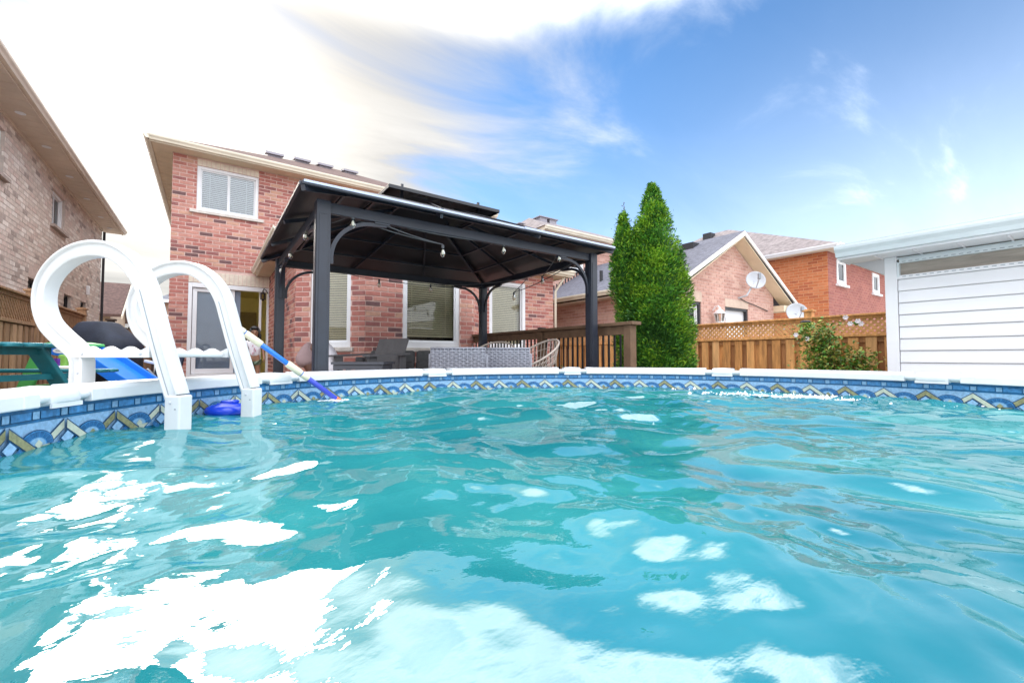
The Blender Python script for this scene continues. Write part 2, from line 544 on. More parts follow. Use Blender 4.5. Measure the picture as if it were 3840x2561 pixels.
# ------------------------------------------------------------------ brick walls
class Brickwork:
    """collects the bricks of one building; the 300 that show largest become objects, the others one mesh"""
    def __init__(s, root, ch=0.0935, bl=0.28, gap=0.0105):
        s.gap = gap
        s.root, s.ch, s.bl, s.bricks = root, ch, bl, []
    def wall(s, p0, p1, z0, z1, pal, mortar, openings=(), top=None, thick=0.2, show=True, jitter=0.0, wseed=0, backing=True):
        p0, p1 = Vector((*p0, 0)), Vector((*p1, 0))
        u = (p1 - p0); Wd = u.length; u.normalize()
        n = Vector((u.y, -u.x, 0))           # outward, to the right of p0->p1
        ang = math.atan2(u.y, u.x)
        # backing wall
        us = sorted({0, Wd, *[min(max(q, 0), Wd) for o in openings for q in o[:2]]})
        zs = sorted({z0, z1, *[min(max(q, z0), z1) for o in openings for q in o[2:4]]})
        mb = MB()
        def P(a, z, d=0.0):
            q = p0 + u * a + n * d
            return (q.x, q.y, z)
        for i in range(len(us) - 1):
            for j in range(len(zs) - 1):
                uc, zc_ = (us[i] + us[i + 1]) / 2, (zs[j] + zs[j + 1]) / 2
                if any(o[0] < uc < o[1] and o[2] < zc_ < o[3] for o in openings):
                    continue
                a, b, c, d = us[i], us[i + 1], zs[j], zs[j + 1]
                mb.prism([P(a, c), P(b, c), P(b, d), P(a, d)], -n * thick)
        if top:      # gable triangle: top = [(u, z), ...] polygon above z1
            mb.prism([P(a, z) for a, z in top], -n * thick)
        if backing:
            mb.build('wall', mortar, s.root)
        def ztop(a):
            if not top:
                return z1
            pts = sorted(top)
            best = z1
            ap = max(top, key=lambda q: q[1])
            lo = min(top); hi = max(top)
            if a <= ap[0]:
                return lo[1] + (ap[1] - lo[1]) * (a - lo[0]) / (ap[0] - lo[0])
            return hi[1] + (ap[1] - hi[1]) * (hi[0] - a) / (hi[0] - ap[0])
        zmax = max([z1] + ([q[1] for q in top] if top else []))
        row = 0
        z = z0
        rnd = random.Random(wseed + len(s.bricks))
        wts = PALW[pal]
        while z + s.ch <= zmax + 0.02:
            segs = [(0.0, Wd)]
            zb, zt = z + s.gap, z + s.ch - s.gap
            for o in openings:
                if o[2] < zt - 0.02 and o[3] > zb + 0.02:
                    ns = []
                    for a, b in segs:
                        if o[1] <= a or o[0] >= b:
                            ns.append((a, b))
                        else:
                            if o[0] > a: ns.append((a, o[0]))
                            if o[1] < b: ns.append((o[1], b))
                    segs = ns
            x = -(row % 2) * s.bl / 2
            while x < Wd:
                for a, b in segs:
                    c, d = max(x + s.gap, a + (0.004 if a > 0 else 0)), min(x + s.bl - s.gap, b - (0.004 if b < Wd else 0))
                    if d - c < 0.03:
                        continue
                    if z + s.ch > z1 + 0.02 and top:
                        if min(ztop(c), ztop(d)) < zt:
                            continue
                    ctr = p0 + u * ((c + d) / 2)
                    mi = rnd.choices(range(len(wts)), wts)[0]
                    if jitter:
                        c += rnd.uniform(-jitter, jitter); d += rnd.uniform(-jitter, jitter)
                    s.bricks.append((ctr.x, ctr.y, (zb + zt) / 2, ang, round(d - c, 2), zt - zb, pal, mi, n.x, n.y, show, rnd.uniform(0.004, 0.009)))
                x += s.bl
            z += s.ch
            row += 1
    def finish(s, zmin=1.2, count=300, seen=None):
        eye = Vector((0, 0, 1.35))
        sc = []
        for i, b in enumerate(s.bricks):
            d = Vector((b[0], b[1], b[2])) - eye
            cosv = -(d.x * b[8] + d.y * b[9]) / d.length
            vis = b[10] and b[2] > zmin and cosv > 0.05 and (seen is None or seen(b))
            sc.append((cosv * b[4] / d.length_squared if vis else -1, i))
        sc.sort(reverse=True)
        pick = {i for q, i in sc[:count] if q > 0}
        cache = {}
        rl = wloc(s.root)
        for i in pick:
            b = s.bricks[i]
            key = (b[4], b[6], b[7])
            if key not in cache:
                h, w = b[5] / 2, b[4] / 2
                me = MB().box(-w, w, -0.007, 0.03, -h, h).mesh('brick', [PAL[b[6]][b[7]]])
                cache[key] = me
            o = bpy.data.objects.new('brick', cache[key])
            COL.objects.link(o)
            o.parent = s.root
            o.location = (b[0] - rl.x, b[1] - rl.y, b[2] - rl.z)
            o.rotation_euler = (0, 0, b[3])
        pals = sorted({b[6] for b in s.bricks})
        slots, base = [], {}
        for p in pals:
            base[p] = len(slots); slots += PAL[p]
        vs, fs, ms = [], [], []
        for i, b in enumerate(s.bricks):
            if i in pick:
                continue
            ca, sa = math.cos(b[3]), math.sin(b[3])
            w, h = b[4] / 2, b[5] / 2
            k = len(vs)
            for lx in (-w, w):
                for d in (-b[11], 0.03):
                    for lz in (-h, h):
                        vs.append((b[0] + lx * ca - d * sa - rl.x, b[1] + lx * sa + d * ca - rl.y, b[2] + lz - rl.z))
            fs += [(k, k + 1, k + 3, k + 2), (k + 4, k + 6, k + 7, k + 5), (k, k + 4, k + 5, k + 1), (k, k + 2, k + 6, k + 4), (k + 1, k + 5, k + 7, k + 3)]
            ms += [base[b[6]] + b[7]] * 5
        if fs:
            me = bpy.data.meshes.new('brick_field')
            me.from_pydata(vs, [], fs)
            for m in slots:
                me.materials.append(m)
            me.polygons.foreach_set('material_index', ms)
            o = bpy.data.objects.new('brick_field', me)
            COL.objects.link(o); o.parent = s.root; o['kind'] = 'stuff'

class Face:
    """a vertical plane: u along p0->p1, d outward"""
    def __init__(s, p0, p1):
        s.p = Vector((*p0, 0)); s.u = (Vector((*p1, 0)) - s.p).normalized(); s.n = Vector((s.u.y, -s.u.x, 0))
    def P(s, a, z, d=0.0):
        q = s.p + s.u * a + s.n * d
        return Vector((q.x, q.y, z))
    def slab(s, mb, a0, a1, z0, z1, d0, d1, m=0):
        return mb.prism([s.P(a0, z0, d0), s.P(a1, z0, d0), s.P(a1, z1, d0), s.P(a0, z1, d0)], s.n * (d1 - d0), m)

def window(root, F, a0, a1, z0, z1, fw=0.06, sash=(), blind='blind', glass='glass', frame='white_vinyl', setback=0.06, blind_to=None, slats=0.045, back=True, ajar=0.0, fb=None, depth=0.09):
    """frame part with pane and blind sub-parts; sash = positions of mullions (in a)"""
    fb = fb or fw
    m = MB()
    d0, d1 = -setback - depth * .6, -setback + depth * .4
    F.slab(m, a0, a0 + fw, z0, z1, d0, d1); F.slab(m, a1 - fw, a1, z0, z1, d0, d1)
    F.slab(m, a0 + fw, a1 - fw, z0, z0 + fb, d0, d1); F.slab(m, a0 + fw, a1 - fw, z1 - fw, z1, d0, d1)
    w = m.build('window', frame, root, bevel=0.006)
    ms = MB()
    e = 0.03
    ed = [a0 + fw] + list(sash) + [a1 - fw]
    for i in range(len(ed) - 1):
        l, r = ed[i], ed[i + 1]
        sd = d1 - 0.03 - 0.02 * (i % 2)
        F.slab(ms, l, l + e, z0 + fb, z1 - fw, sd - 0.03, sd); F.slab(ms, r - e, r, z0 + fb, z1 - fw, sd - 0.03, sd)
        F.slab(ms, l + e, r - e, z0 + fb, z0 + fb + e, sd - 0.03, sd); F.slab(ms, l + e, r - e, z1 - fw - e, z1 - fw, sd - 0.03, sd)
        g = MB()
        F.slab(g, l + e, r - e, z0 + fb + e, z1 - fw - e, sd - 0.017, sd - 0.013)
        g.build('pane', glass, w)
    ms.build('sash', frame, w)
    if blind:
        b = MB()
        zz_ = z1 - fw - 0.02
        zl = blind_to if blind_to is not None else z0 + fb
        while zz_ > zl:
            tilt = 0.6
            c = F.P((a0 + a1) / 2, zz_, d0 - 0.06)
            b.obox(c, F.u * (a1 - a0 - 2 * fw + 0.02), F.n * 0.016 + Vector((0, 0, -0.036)), Vector((0, 0, 0.002)))
            zz_ -= slats
        for q in (0.2, 0.8):
            c = F.P(a0 + (a1 - a0) * q, (z1 + zl) / 2, d0 - 0.06)
            b.obox(c, F.u * 0.02, F.n * 0.002, Vector((0, 0, z1 - fw - zl)))
        F.slab(b, a0 + fw, a1 - fw, zl - 0.03, zl, d0 - 0.075, d0 - 0.045)
        b.build('blind', blind, w, kind='stuff')
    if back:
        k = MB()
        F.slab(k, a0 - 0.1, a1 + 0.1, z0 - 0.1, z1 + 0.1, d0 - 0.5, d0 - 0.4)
        k.build('room_dark_sheet', 'interior_dark', w)  # dark sheet standing in for the shade of the unlit room
    return w

def soldier(root, F, a0, a1, z0, z1, step=0.093, mat_='buff_brick'):
    n = max(1, round((a1 - a0) / step))
    st = (a1 - a0) / n
    back = MB(); F.slab(back, a0, a1, z0, z1, -0.08, 0.001); back.build('lintel_bed', 'mortar_rose', root)
    proto = None
    for i in range(n):
        c = F.P(a0 + st * (i + .5), (z0 + z1) / 2)
        if proto is None:
            proto = MB().box(-st / 2 + .005, st / 2 - .005, -0.012, 0.03, -(z1 - z0) / 2 + .005, (z1 - z0) / 2 - .005).mesh('lintel_brick', [MATS[mat_]])
        o = bpy.data.objects.new('lintel_brick', proto)
        COL.objects.link(o); o.parent = root
        o.location = c - wloc(root); o.rotation_euler = (0, 0, math.atan2(F.u.y, F.u.x))

# ================================================================== the setting
GZ, DECK, WATER, RAILB, RAILT = 0.0, 0.85, 1.0, 1.155, 1.225
PC, PR = Vector((1.976, 1.461, 0)), 2.712
g = MB().add([(-300, -300, GZ), (300, -300, GZ), (300, 400, GZ), (-300, 400, GZ)], [(0, 1, 2, 3)])
structure(g.build('ground', 'bounce_ground'))  # ground made pale to bounce light up under the eaves

# ---- deck: frame and planks, cut round the pool
deck = bpy.data.objects.new('deck', None); COL.objects.link(deck); deck['kind'] = 'structure'
fr = MB().box(-1.9, 4.75, 4.6, 13.1, DECK - 0.30, DECK - 0.04)
fr.build('deck_frame', 'deck_brown', deck)
y = 4.25
k = 0
while y < 13.1:
    # planks run along X
    dy = y - PC.y
    x0, x1 = -1.95, 4.8
    if abs(dy) < 2.98:
        hx = math.sqrt(2.98 ** 2 - dy * dy)
        spans = [(x0, PC.x - hx), (PC.x + hx, x1)]
    else:
        spans = [(x0, x1)]
    if y > 8.6:
        spans = [(x0, 1.25)]
    for a, b in spans:
        if b - a > 0.1:
            MB().box(a, b, y, y + 0.134, DECK - 0.035, DECK).build('plank', 'deck_brown', deck)
    y += 0.14
    k += 1

# ---- pool
pool = thing('above_ground_pool', 'round above-ground swimming pool with white top rail and blue patterned liner', 'pool', (PC.x, PC.y, 0))
def pp(deg, z, r):
    a = R(deg)
    return (PC.x + r * math.cos(a), PC.y + r * math.sin(a), z)
def ring(mb, a0, a1, prof, step=1.5, m=0, cap=True):
    n = max(1, int(abs(a1 - a0) / step))
    k = len(prof)
    vs = [pp(a0 + (a1 - a0) * i / n, z, r) for i in range(n + 1) for r, z in prof]
    fs = [(i * k + j, i * k + (j + 1) % k, (i + 1) * k + (j + 1) % k, (i + 1) * k + j) for i in range(n) for j in range(k)]
    if cap:
        fs += [tuple(range(k))[::-1], tuple(n * k + j for j in range(k))]
    return mb.add(vs, fs, m)

mat('liner_base', (0.012, 0.12, 0.28), 0.35, 0.35, 25)
mat('liner_tile', (0.05, 0.215, 0.46), 0.35, 0.35, 45)
mat('liner_pale', (0.20, 0.38, 0.58), 0.35, 0.22, 50)
mat('liner_field', (0.24, 0.42, 0.63), 0.35, 0.22, 55)
mat('liner_navy', (0.018, 0.115, 0.29), 0.35, 0.35, 50)
mat('liner_line', (0.006, 0.055, 0.15), 0.35, 0.1, 50)
mat('liner_beige', (0.48, 0.53, 0.43), 0.35, 0.12, 50)
mat('liner_olive', (0.25, 0.25, 0.13), 0.35, 0.35, 60)
mat('liner_deep', (0.015, 0.20, 0.40), 0.4, 0.25, 6)
lm = MB()
n = 720
vs = []
for i in range(n):
    for z in (0.02, 0.985, 1.17):
        vs.append(pp(i * 360 / n, z, PR))
fs, ms = [], []
for i in range(n):
    j = (i + 1) % n
    for q in range(2):
        fs.append((i * 3 + q, j * 3 + q, j * 3 + q + 1, i * 3 + q + 1)); ms.append(q)
lm.add(vs, fs); lm.m = ms
liner = lm.build('liner', ['liner_deep', 'liner_base'], pool, smooth=True)
# the printed border of the liner
bp_ = MB()
MI = {n_: i for i, n_ in enumerate(['liner_tile', 'liner_pale', 'liner_field', 'liner_navy', 'liner_line', 'liner_beige', 'liner_olive', 'liner_base'])}
HP = 360 / 31 / 2          # degrees between neighbouring chevrons
def flat(th0, pts, layer, m):
    r = PR - 0.0016 * layer - 0.001
    bp_.add([pp(th0 - x * HP, z, r) for x, z in pts], [tuple(range(len(pts)))], MI[m])
def arc_pts(cx, cz, rx, rz, a0, a1, n=10):
    return [(cx + rx * math.cos(R(a0 + (a1 - a0) * i / n)), cz + rz * math.sin(R(a0 + (a1 - a0) * i / n))) for i in range(n + 1)]
PK = 1.088                 # top of the chevrons
W_M = HP * math.pi / 180 * PR   # metres per unit of x
for c in range(62):
    th = 155.8 - c * HP
    if not (-40 < ((th + 180) % 360) - 180 < 190):
        pass
    beige = c % 2 == 0
    body = 'liner_beige' if beige else 'liner_olive'
    other = 'liner_olive' if beige else 'liner_beige'
    # tile row
    for h in (0, 0.5):
        flat(th, [(h - .058, 1.108), (h + .058, 1.108), (h + .058, 1.137), (h - .058, 1.137)], 2, 'liner_pale')
        for s0, s1 in ((.082, .25), (.25, .418)):
            flat(th, [(h + s0, 1.108), (h + s1, 1.108), (h + s1, 1.137), (h + s0, 1.137)], 2, 'liner_tile')
        for s0, s1 in ((-.058, .0), (.0, .058), (.082, .25), (.25, .418)):   # dark printed line under the tiles
            flat(th, [(h + s0, 1.1055), (h + s1, 1.1055), (h + s1, 1.1085), (h + s0, 1.1085)], 1, 'liner_line')
    for q in range(6):     # pale field above the waves
        a, b = q / 6, (q + 1) / 6
        flat(th, [(a, 0.985), (b, 0.985), (b, 1.097), (a, 1.097)], 1, 'liner_field')
        flat(th, [(a, 1.095), (b, 1.095), (b, 1.104), (a, 1.104)], 2, 'liner_base')
    def chev(x0, sgn, z_pk, w, half, layer, m, out=0.0):
        sl = 0.094 / 0.46
        pts = [(0, z_pk + out), (sgn * half, z_pk + out - sl * half), (sgn * half, z_pk - w - out - sl * half), (0, z_pk - w - out)]
        flat(th, [(x0 + x, z) for x, z in pts], layer, m)
    # left leg, under the arc
    chev(0, -1, PK, 0.034, 0.50, 2, 'liner_line', 0.007)
    chev(0, -1, PK, 0.034, 0.50, 3, body)
    # arc between this chevron and the next
    ax, az = 0.5, 1.004
    for lay, f_, mm in ((4, 1.0, 'liner_line'), (5, 0.94, 'liner_tile')):
        flat(th, arc_pts(ax, az, .31 * f_, .062 * f_, 180, 0, 14), lay, mm)
    for q in range(9):
        a0, a1 = 180 - q * 20 - 1.6, 180 - (q + 1) * 20 + 1.6
        o_ = arc_pts(ax, az, .275, .055, a0, a1, 2); i_ = arc_pts(ax, az, .175, .035, a1, a0, 2)
        flat(th, o_ + i_, 6, 'liner_navy')
    flat(th, arc_pts(ax, az, .155, .031, 180, 0, 10), 6, 'liner_pale')
    flat(th, [(ax + .02, az - .012), (ax + .09, az + .006), (ax + .02, az + .024), (ax - .05, az + .006)], 7, other)
    # right leg, over the arc
    chev(0, 1, PK, 0.034, 0.50, 8, 'liner_line', 0.007)
    chev(0, 1, PK, 0.034, 0.50, 9, body)
    flat(th, [(0, PK - .072 - .037), (.145, PK - .072), (0, PK - .041), (-.145, PK - .072)], 10, 'liner_line')
    flat(th, [(0, PK - .072 - .030), (.118, PK - .072), (0, PK - .046), (-.118, PK - .072)], 11, 'liner_field')
    flat(th, [(.03, PK - .108), (.16, PK - .078), (.22, PK - .092), (.09, PK - .122)], 11, 'liner_navy')
    flat(th, [(-.03, PK - .108), (-.16, PK - .078), (-.22, PK - .092), (-.09, PK - .122)], 11, 'liner_navy')
bp_.build('printed_border', list(MI), liner, kind='stuff')
mw = MB()
ring(mw, 0, 360, [(PR + .004, 0.0), (PR + .012, 0.0), (PR + .012, 1.16), (PR + .004, 1.16)], 2, cap=False)
mw.build('outer_wall', 'pool_wall_outer', pool, smooth=True)
fl = MB(); fl.add([pp(i * 5, 0.02, PR + .004) for i in range(72)], [tuple(range(72))]); fl.build('pool_floor', 'pool_floor', pool)

conn = [156.7, 124.9, 90.2, 56.0, 21.3, -13.6, -48, -83, -118, -150, -178]
hw = [2.85, 3.6, 3.7, 3.5, 3.6, 3.66, 3.6, 3.6, 3.6, 3.6, 3.6]
for i, c in enumerate(conn):
    nx = conn[(i + 1) % len(conn)] if i < len(conn) - 1 else 156.7 - 360
    a0, a1 = c - hw[i], nx + hw[(i + 1) % len(conn)]
    IN, OUT = 2.672, 2.845
    prof = [(IN + .004, RAILB), (IN, RAILB + .004), (IN + .002, RAILT - .022), (IN + .010, RAILT - .008), (IN + .024, RAILT), (OUT - .02, RAILT + .002), (OUT - .004, RAILT - .01), (OUT, RAILB - .02), (OUT - .006, RAILB - .02), (IN + .03, RAILB + .02), (IN + .03, RAILB)]
    m_ = MB(); ring(m_, a0, a1, prof, 1.2)
    seg_ = m_.build('top_rail', 'white_resin', pool, smooth=False, bevel=0.004)
    # end collar: a slightly prouder sleeve with a thin seam
    for e0, e1 in ((a0 + .02, a0 - 1.6), (a1 - .02, a1 + 1.6)):
        big = [(r + (-.003 if r < 2.7 else .003 if r > 2.8 else 0), z + (.003 if z > 1.2 else 0)) for r, z in prof]
        m2 = MB(); ring(m2, e0, e1, big, 0.8); m2.build('rail_collar', 'white_resin', seg_, bevel=0.004)
    # connector between two rails: narrow neck and a rounded cover
    neck = MB()
    pr_n = [(2.70 + .026 * math.cos(t), 1.188 + .021 * math.sin(t)) for t in [math.pi * 2 * q / 12 for q in range(12)]]
    ring(neck, c - hw[i] - .3, c + hw[i] + .3, pr_n, 0.8)
    ring(neck, c - hw[i] - .3, c + hw[i] + .3, [(2.71, 1.16), (2.83, 1.15), (2.83, 1.204), (2.71, 1.207)], 0.8)
    nk = neck.build('rail_neck', 'white_resin', pool, smooth=True)
    cov = MB()
    h2 = hw[i] * .58
    stn = []
    for q in range(13):
        f_ = -1 + 2 * q / 12
        stn.append((c + h2 * f_, 1 - 0.10 * abs(f_) ** 3, abs(f_)))
    kk = None
    vs, k_ = [], 0
    for a, s_, e_ in stn:
        ins = 2.662 + .010 * e_ ** 4
        pf = [(ins + .012, 1.160), (ins + .002, 1.166), (ins, 1.190), (ins + .008, 1.214), (ins + .030, 1.230 * 1 - .004 * e_), (2.80, 1.233 - .006 * e_), (2.852, 1.224), (2.858, 1.14), (2.72, 1.15)]
        k_ = len(pf)
        vs += [pp(a, z, r) for r, z in pf]
    fs = [(p * k_ + j, p * k_ + (j + 1) % k_, (p + 1) * k_ + (j + 1) % k_, (p + 1) * k_ + j) for p in range(12) for j in range(k_)]
    fs += [tuple(range(k_))[::-1], tuple(12 * k_ + j for j in range(k_))]
    cov.add(vs, fs)
    cv = cov.build('rail_cover', 'white_resin', pool, smooth=True, bevel=0.005)
    lp = MB(); ring(lp, c - h2 * 1.02, c + h2 * 1.02, [(2.668, 1.146), (2.676, 1.146), (2.676, 1.164), (2.668, 1.164)], 0.8); lp.build('cover_lip', 'white_resin', cv)

# ---- water: a real wave surface
def water_mat():
    m = bpy.data.materials.new('pool_water'); m.use_nodes = True
    t = m.node_tree
    for n_ in list(t.nodes): t.nodes.remove(n_)
    out = N('ShaderNodeOutputMaterial', t)
    geo = N('ShaderNodeNewGeometry', t)
    nb = N('ShaderNodeTexNoise', t); nb.inputs['Scale'].default_value = 26; nb.inputs['Detail'].default_value = 3
    mpn = N('ShaderNodeMapping', t); mpn.inputs['Scale'].default_value = (1.0, 1.7, 1); mpn.inputs['Rotation'].default_value = (0, 0, R(30))
    L(geo.outputs['Position'], mpn.inputs[0], t); L(mpn.outputs[0], nb.inputs['Vector'], t)
    bn = N('ShaderNodeBump', t); bn.inputs['Strength'].default_value = 0.06; bn.inputs['Distance'].default_value = 0.01
    L(nb.outputs['Fac'], bn.inputs['Height'], t)
    nc = N('ShaderNodeTexNoise', t); nc.inputs['Scale'].default_value = 1.1; nc.inputs['Detail'].default_value = 4; nc.inputs['Distortion'].default_value = 1.0
    L(geo.outputs['Position'], nc.inputs['Vector'], t)
    cr = N('ShaderNodeMix', t, data_type='RGBA')
    cr.inputs['A'].default_value = (0.012, 0.25, 0.30, 1)
    cr.inputs['B'].default_value = (0.050, 0.41, 0.43, 1)
    mr_ = N('ShaderNodeMapRange', t); mr_.inputs['From Min'].default_value = .3; mr_.inputs['From Max'].default_value = .7
    L(nc.outputs['Fac'], mr_.inputs['Value'], t); L(mr_.outputs[0], cr.inputs['Factor'], t)
    df = N('ShaderNodeBsdfDiffuse', t); L(cr.outputs['Result'], df.inputs['Color'], t)
    tr = N('ShaderNodeBsdfTransparent', t); tr.inputs['Color'].default_value = (0.45, 0.90, 0.93, 1)
    mx = N('ShaderNodeMixShader', t); mx.inputs[0].default_value = 0.66
    L(tr.outputs[0], mx.inputs[1], t); L(df.outputs[0], mx.inputs[2], t)
    gl = N('ShaderNodeBsdfGlossy', t); gl.inputs['Roughness'].default_value = 0.015
    L(bn.outputs[0], gl.inputs['Normal'], t)
    fr_ = N('ShaderNodeFresnel', t); fr_.inputs['IOR'].default_value = 3.5
    L(bn.outputs[0], fr_.inputs['Normal'], t)
    m2 = N('ShaderNodeMixShader', t)
    L(fr_.outputs[0], m2.inputs[0], t); L(mx.outputs[0], m2.inputs[1], t); L(gl.outputs[0], m2.inputs[2], t)
    L(m2.outputs[0], out.inputs[0], t)
    MATS['pool_water'] = m
water_mat()
NR, NT = 270, 1300
rr = (np.arange(NR + 1) / NR) * (PR - 0.002)
tt = np.arange(NT) / NT * 2 * np.pi
X = PC.x + rr[1:, None] * np.cos(tt)[None]; Y = PC.y + rr[1:, None] * np.sin(tt)[None]
rng = np.random.default_rng(5)
Xw = X + 0.10 * np.sin(1.7 * Y + 0.6) + 0.05 * np.sin(4.1 * X + 2.3 * Y)
Yw = Y + 0.10 * np.sin(1.5 * X + 1.9) + 0.05 * np.cos(3.7 * Y - 2.9 * X)
Z = np.zeros_like(X)
dist = np.hypot(X, Y)
calm = np.clip(0.85 + 0.15 * (dist - 0.6) / 2.5, 0.8, 1.0)     # smoother at the sheltered near side
fine_mod = np.clip(0.5 + 0.5 * np.sin(2.1 * X + 1.3 * Y) * np.sin(1.7 * Y - 1.1 * X + .7) + .25 * np.sin(5.3 * X + 3), 0.12, 1)
for lam_lo, lam_hi, cnt, slope, spread, mean in ((0.50, 1.1, 12, 0.080, 50, 20), (0.22, 0.50, 22, 0.125, 50, 25), (0.09, 0.2, 34, 0.095, 75, 40), (0.04, 0.09, 26, 0.055, 85, 50)):
    for _ in range(cnt):
        lam = math.exp(rng.uniform(math.log(lam_lo), math.log(lam_hi)))
        a = R(mean + rng.uniform(-spread, spread))
        kx, ky = math.cos(a) * 2 * np.pi / lam, math.sin(a) * 2 * np.pi / lam
        amp = slope * lam / (2 * np.pi) * math.sqrt(2.0 / cnt) * 1.0
        w = calm if lam > 0.2 else calm * fine_mod
        Z += amp * w * np.sin(kx * Xw + ky * Yw + rng.uniform(0, 6.28))
# the return jet stirs the water along the far right wall
jx, jy = PC.x + 2.35 * math.cos(R(2)), PC.y + 2.35 * math.sin(R(2))
jet = np.exp(-(((X - jx) / 0.45) ** 2 + ((Y - jy) / 1.0) ** 2))
for _ in range(22):
    lam = rng.uniform(0.06, 0.22); a = rng.uniform(0, 6.28)
    Z += jet * 0.16 * lam / (2 * np.pi) * math.sqrt(2 / 22) * np.sin((math.cos(a) * Xw + math.sin(a) * Yw) * 2 * np.pi / lam + rng.uniform(0, 6.28))
V = np.empty((NR * NT + 1, 3))
V[0] = (PC.x, PC.y, WATER)
V[1:, 0] = X.ravel(); V[1:, 1] = Y.ravel(); V[1:, 2] = WATER + Z.ravel()
j = np.arange(NT); j2 = (j + 1) % NT
quads = []
for i in range(NR - 1):
    b0, b1 = 1 + i * NT, 1 + (i + 1) * NT
    quads.append(np.stack([b0 + j, b1 + j, b1 + j2, b0 + j2], 1))
quads = np.concatenate(quads)
tris = np.stack([np.zeros(NT, int), 1 + j, 1 + j2], 1)
me = bpy.data.meshes.new('pool_water')
nv, nq, ntr = len(V), len(quads), NT
me.vertices.add(nv); me.vertices.foreach_set('co', V.ravel())
me.loops.add(nq * 4 + ntr * 3)
me.loops.foreach_set('vertex_index', np.concatenate([quads.ravel(), tris.ravel()]).astype(np.int32))
me.polygons.add(nq + ntr)
me.polygons.foreach_set('loop_start', np.concatenate([np.arange(nq) * 4, nq * 4 + np.arange(ntr) * 3]).astype(np.int32))
me.polygons.foreach_set('loop_total', np.concatenate([np.full(nq, 4), np.full(ntr, 3)]).astype(np.int32))
me.polygons.foreach_set('use_smooth', np.ones(nq + ntr, bool))
me.update(calc_edges=True)
me.materials.append(MATS['pool_water'])
wobj = bpy.data.objects.new('pool_water', me); COL.objects.link(wobj); structure(wobj)

# foam thrown up by the return jet
fm = MB()
frnd = random.Random(21)
for q in range(900):
    if q < 820:
        a = frnd.gauss(0, .42); b = frnd.gauss(0, .10) * (1 + .6 * abs(a))
        p = Vector((4.28, 1.62, 0)) + Vector((-.25, 1, 0)).normalized() * a + Vector((1, .25, 0)).normalized() * b
    else:
        a = frnd.uniform(0, 6.28); p = Vector((.84, 3.68, 0)) + Vector((math.cos(a), math.sin(a), 0)) * abs(frnd.gauss(.03, .06))
    if (p - PC).length > PR - .03:
        continue
    r_ = frnd.uniform(.003, .012) * (1.0 if frnd.random() < .85 else 1.8)
    hgt = frnd.uniform(.2, .5) * r_ + (abs(frnd.gauss(0, .012)) if q < 820 and frnd.random() < .25 else 0)
    n_ = 7; an0 = frnd.uniform(0, 6); el = frnd.uniform(1, 2.4)
    vs = [(p.x + r_ * el * math.cos(an0 + 6.283 * i / n_) * frnd.uniform(.7, 1.2), p.y + r_ * math.sin(an0 + 6.283 * i / n_), WATER + .001) for i in range(n_)] + [(p.x, p.y, WATER + .002 + hgt)]
    fm.add(vs, [(i, (i + 1) % n_, n_) for i in range(n_)])
fo = fm.build('water_foam', 'foam', None, smooth=True, kind='stuff')
fo['label'] = 'white foam and spray where the return jet stirs the water'; fo['category'] = 'foam'

# ================================================================== buildings
def hip_roof(root, x0, x1, y0, y1, z, ridge, mat_, name='roof', th=0.05):
    """ridge = two points; four sloping planes as one closed shell"""
    a, b = Vector(ridge[0]), Vector(ridge[1])
    c = [Vector((x0, y0, z)), Vector((x1, y0, z)), Vector((x1, y1, z)), Vector((x0, y1, z))]
    v = c + [a, b]
    m = MB()
    if abs(a.x - b.x) >= abs(a.y - b.y):
        f = [(0, 1, 5, 4), (1, 2, 5), (2, 3, 4, 5), (3, 0, 4)]
    else:
        f = [(0, 1, 4), (1, 2, 5, 4), (2, 3, 5), (3, 0, 4, 5)]
    m.add(v, f + [(3, 2, 1, 0)])
    return m.build(name, mat_, root)

def gutter(root, p, q, n, z, h=0.12, w=0.11, mat_='cream_metal'):
    """K-style gutter from p to q; n = outward"""
    p, q, n = Vector((*p, 0)), Vector((*q, 0)), Vector((*n, 0)).normalized()
    prof = [(0, 0), (w * .55, 0), (w * .7, h * .35), (w * .95, h * .62), (w, h * .8), (w, h), (w * .9, h), (w * .9, h * .85), (0.01, h * .85), (0.01, h), (0, h)]
    poly = [p + n * a + Vector((0, 0, z + b)) for a, b in prof]
    m = MB(); m.prism(poly, q - p)
    return m.build('gutter', mat_, root)

# ---------------------------------------------------------------- the house behind the gazebo
house = thing('brick_house', 'two-storey red brick house with sliding patio door behind the black gazebo', 'house', (-0.83, 13.2, 0))
bw = Brickwork(house)
FB = Face((-0.83, 13.2), (8.0, 13.2))
bw.wall((-0.83, 13.2), (8.0, 13.2), 0.85, 6.42, 'red', 'mortar_rose',
        [(0.485, 1.82, 5.03, 6.33), (0.35, 1.943, 4.95, 5.03), (0.37, 2.16, 0.85, 3.5)], wseed=1)
XW, YW, YB = 1.29, 8.75, 7.85
bw.wall((XW, 13.2), (XW, 8.80), 0.6, 3.5, 'red', 'mortar_rose', wseed=2)
FBL = Face((XW, 8.80), (2.29, YB))
LB = math.hypot(1.0, 0.95)
bw.wall((XW, 8.80), (2.29, YB), 0.6, 3.4, 'red', 'mortar_rose', [(0.30, 1.10, 1.45, 3.2)], wseed=3)
FC = Face((2.29, YB), (4.55, YB))
bw.wall((2.29, YB), (4.55, YB), 0.6, 3.4, 'red', 'mortar_rose', [(0.71, 1.94, 1.45, 3.05)], wseed=4)
bw.wall((4.55, YB), (5.45, YW), 0.6, 3.4, 'red', 'mortar_rose', wseed=5, show=False)
FD = Face((5.45, YW), (7.56, YW))
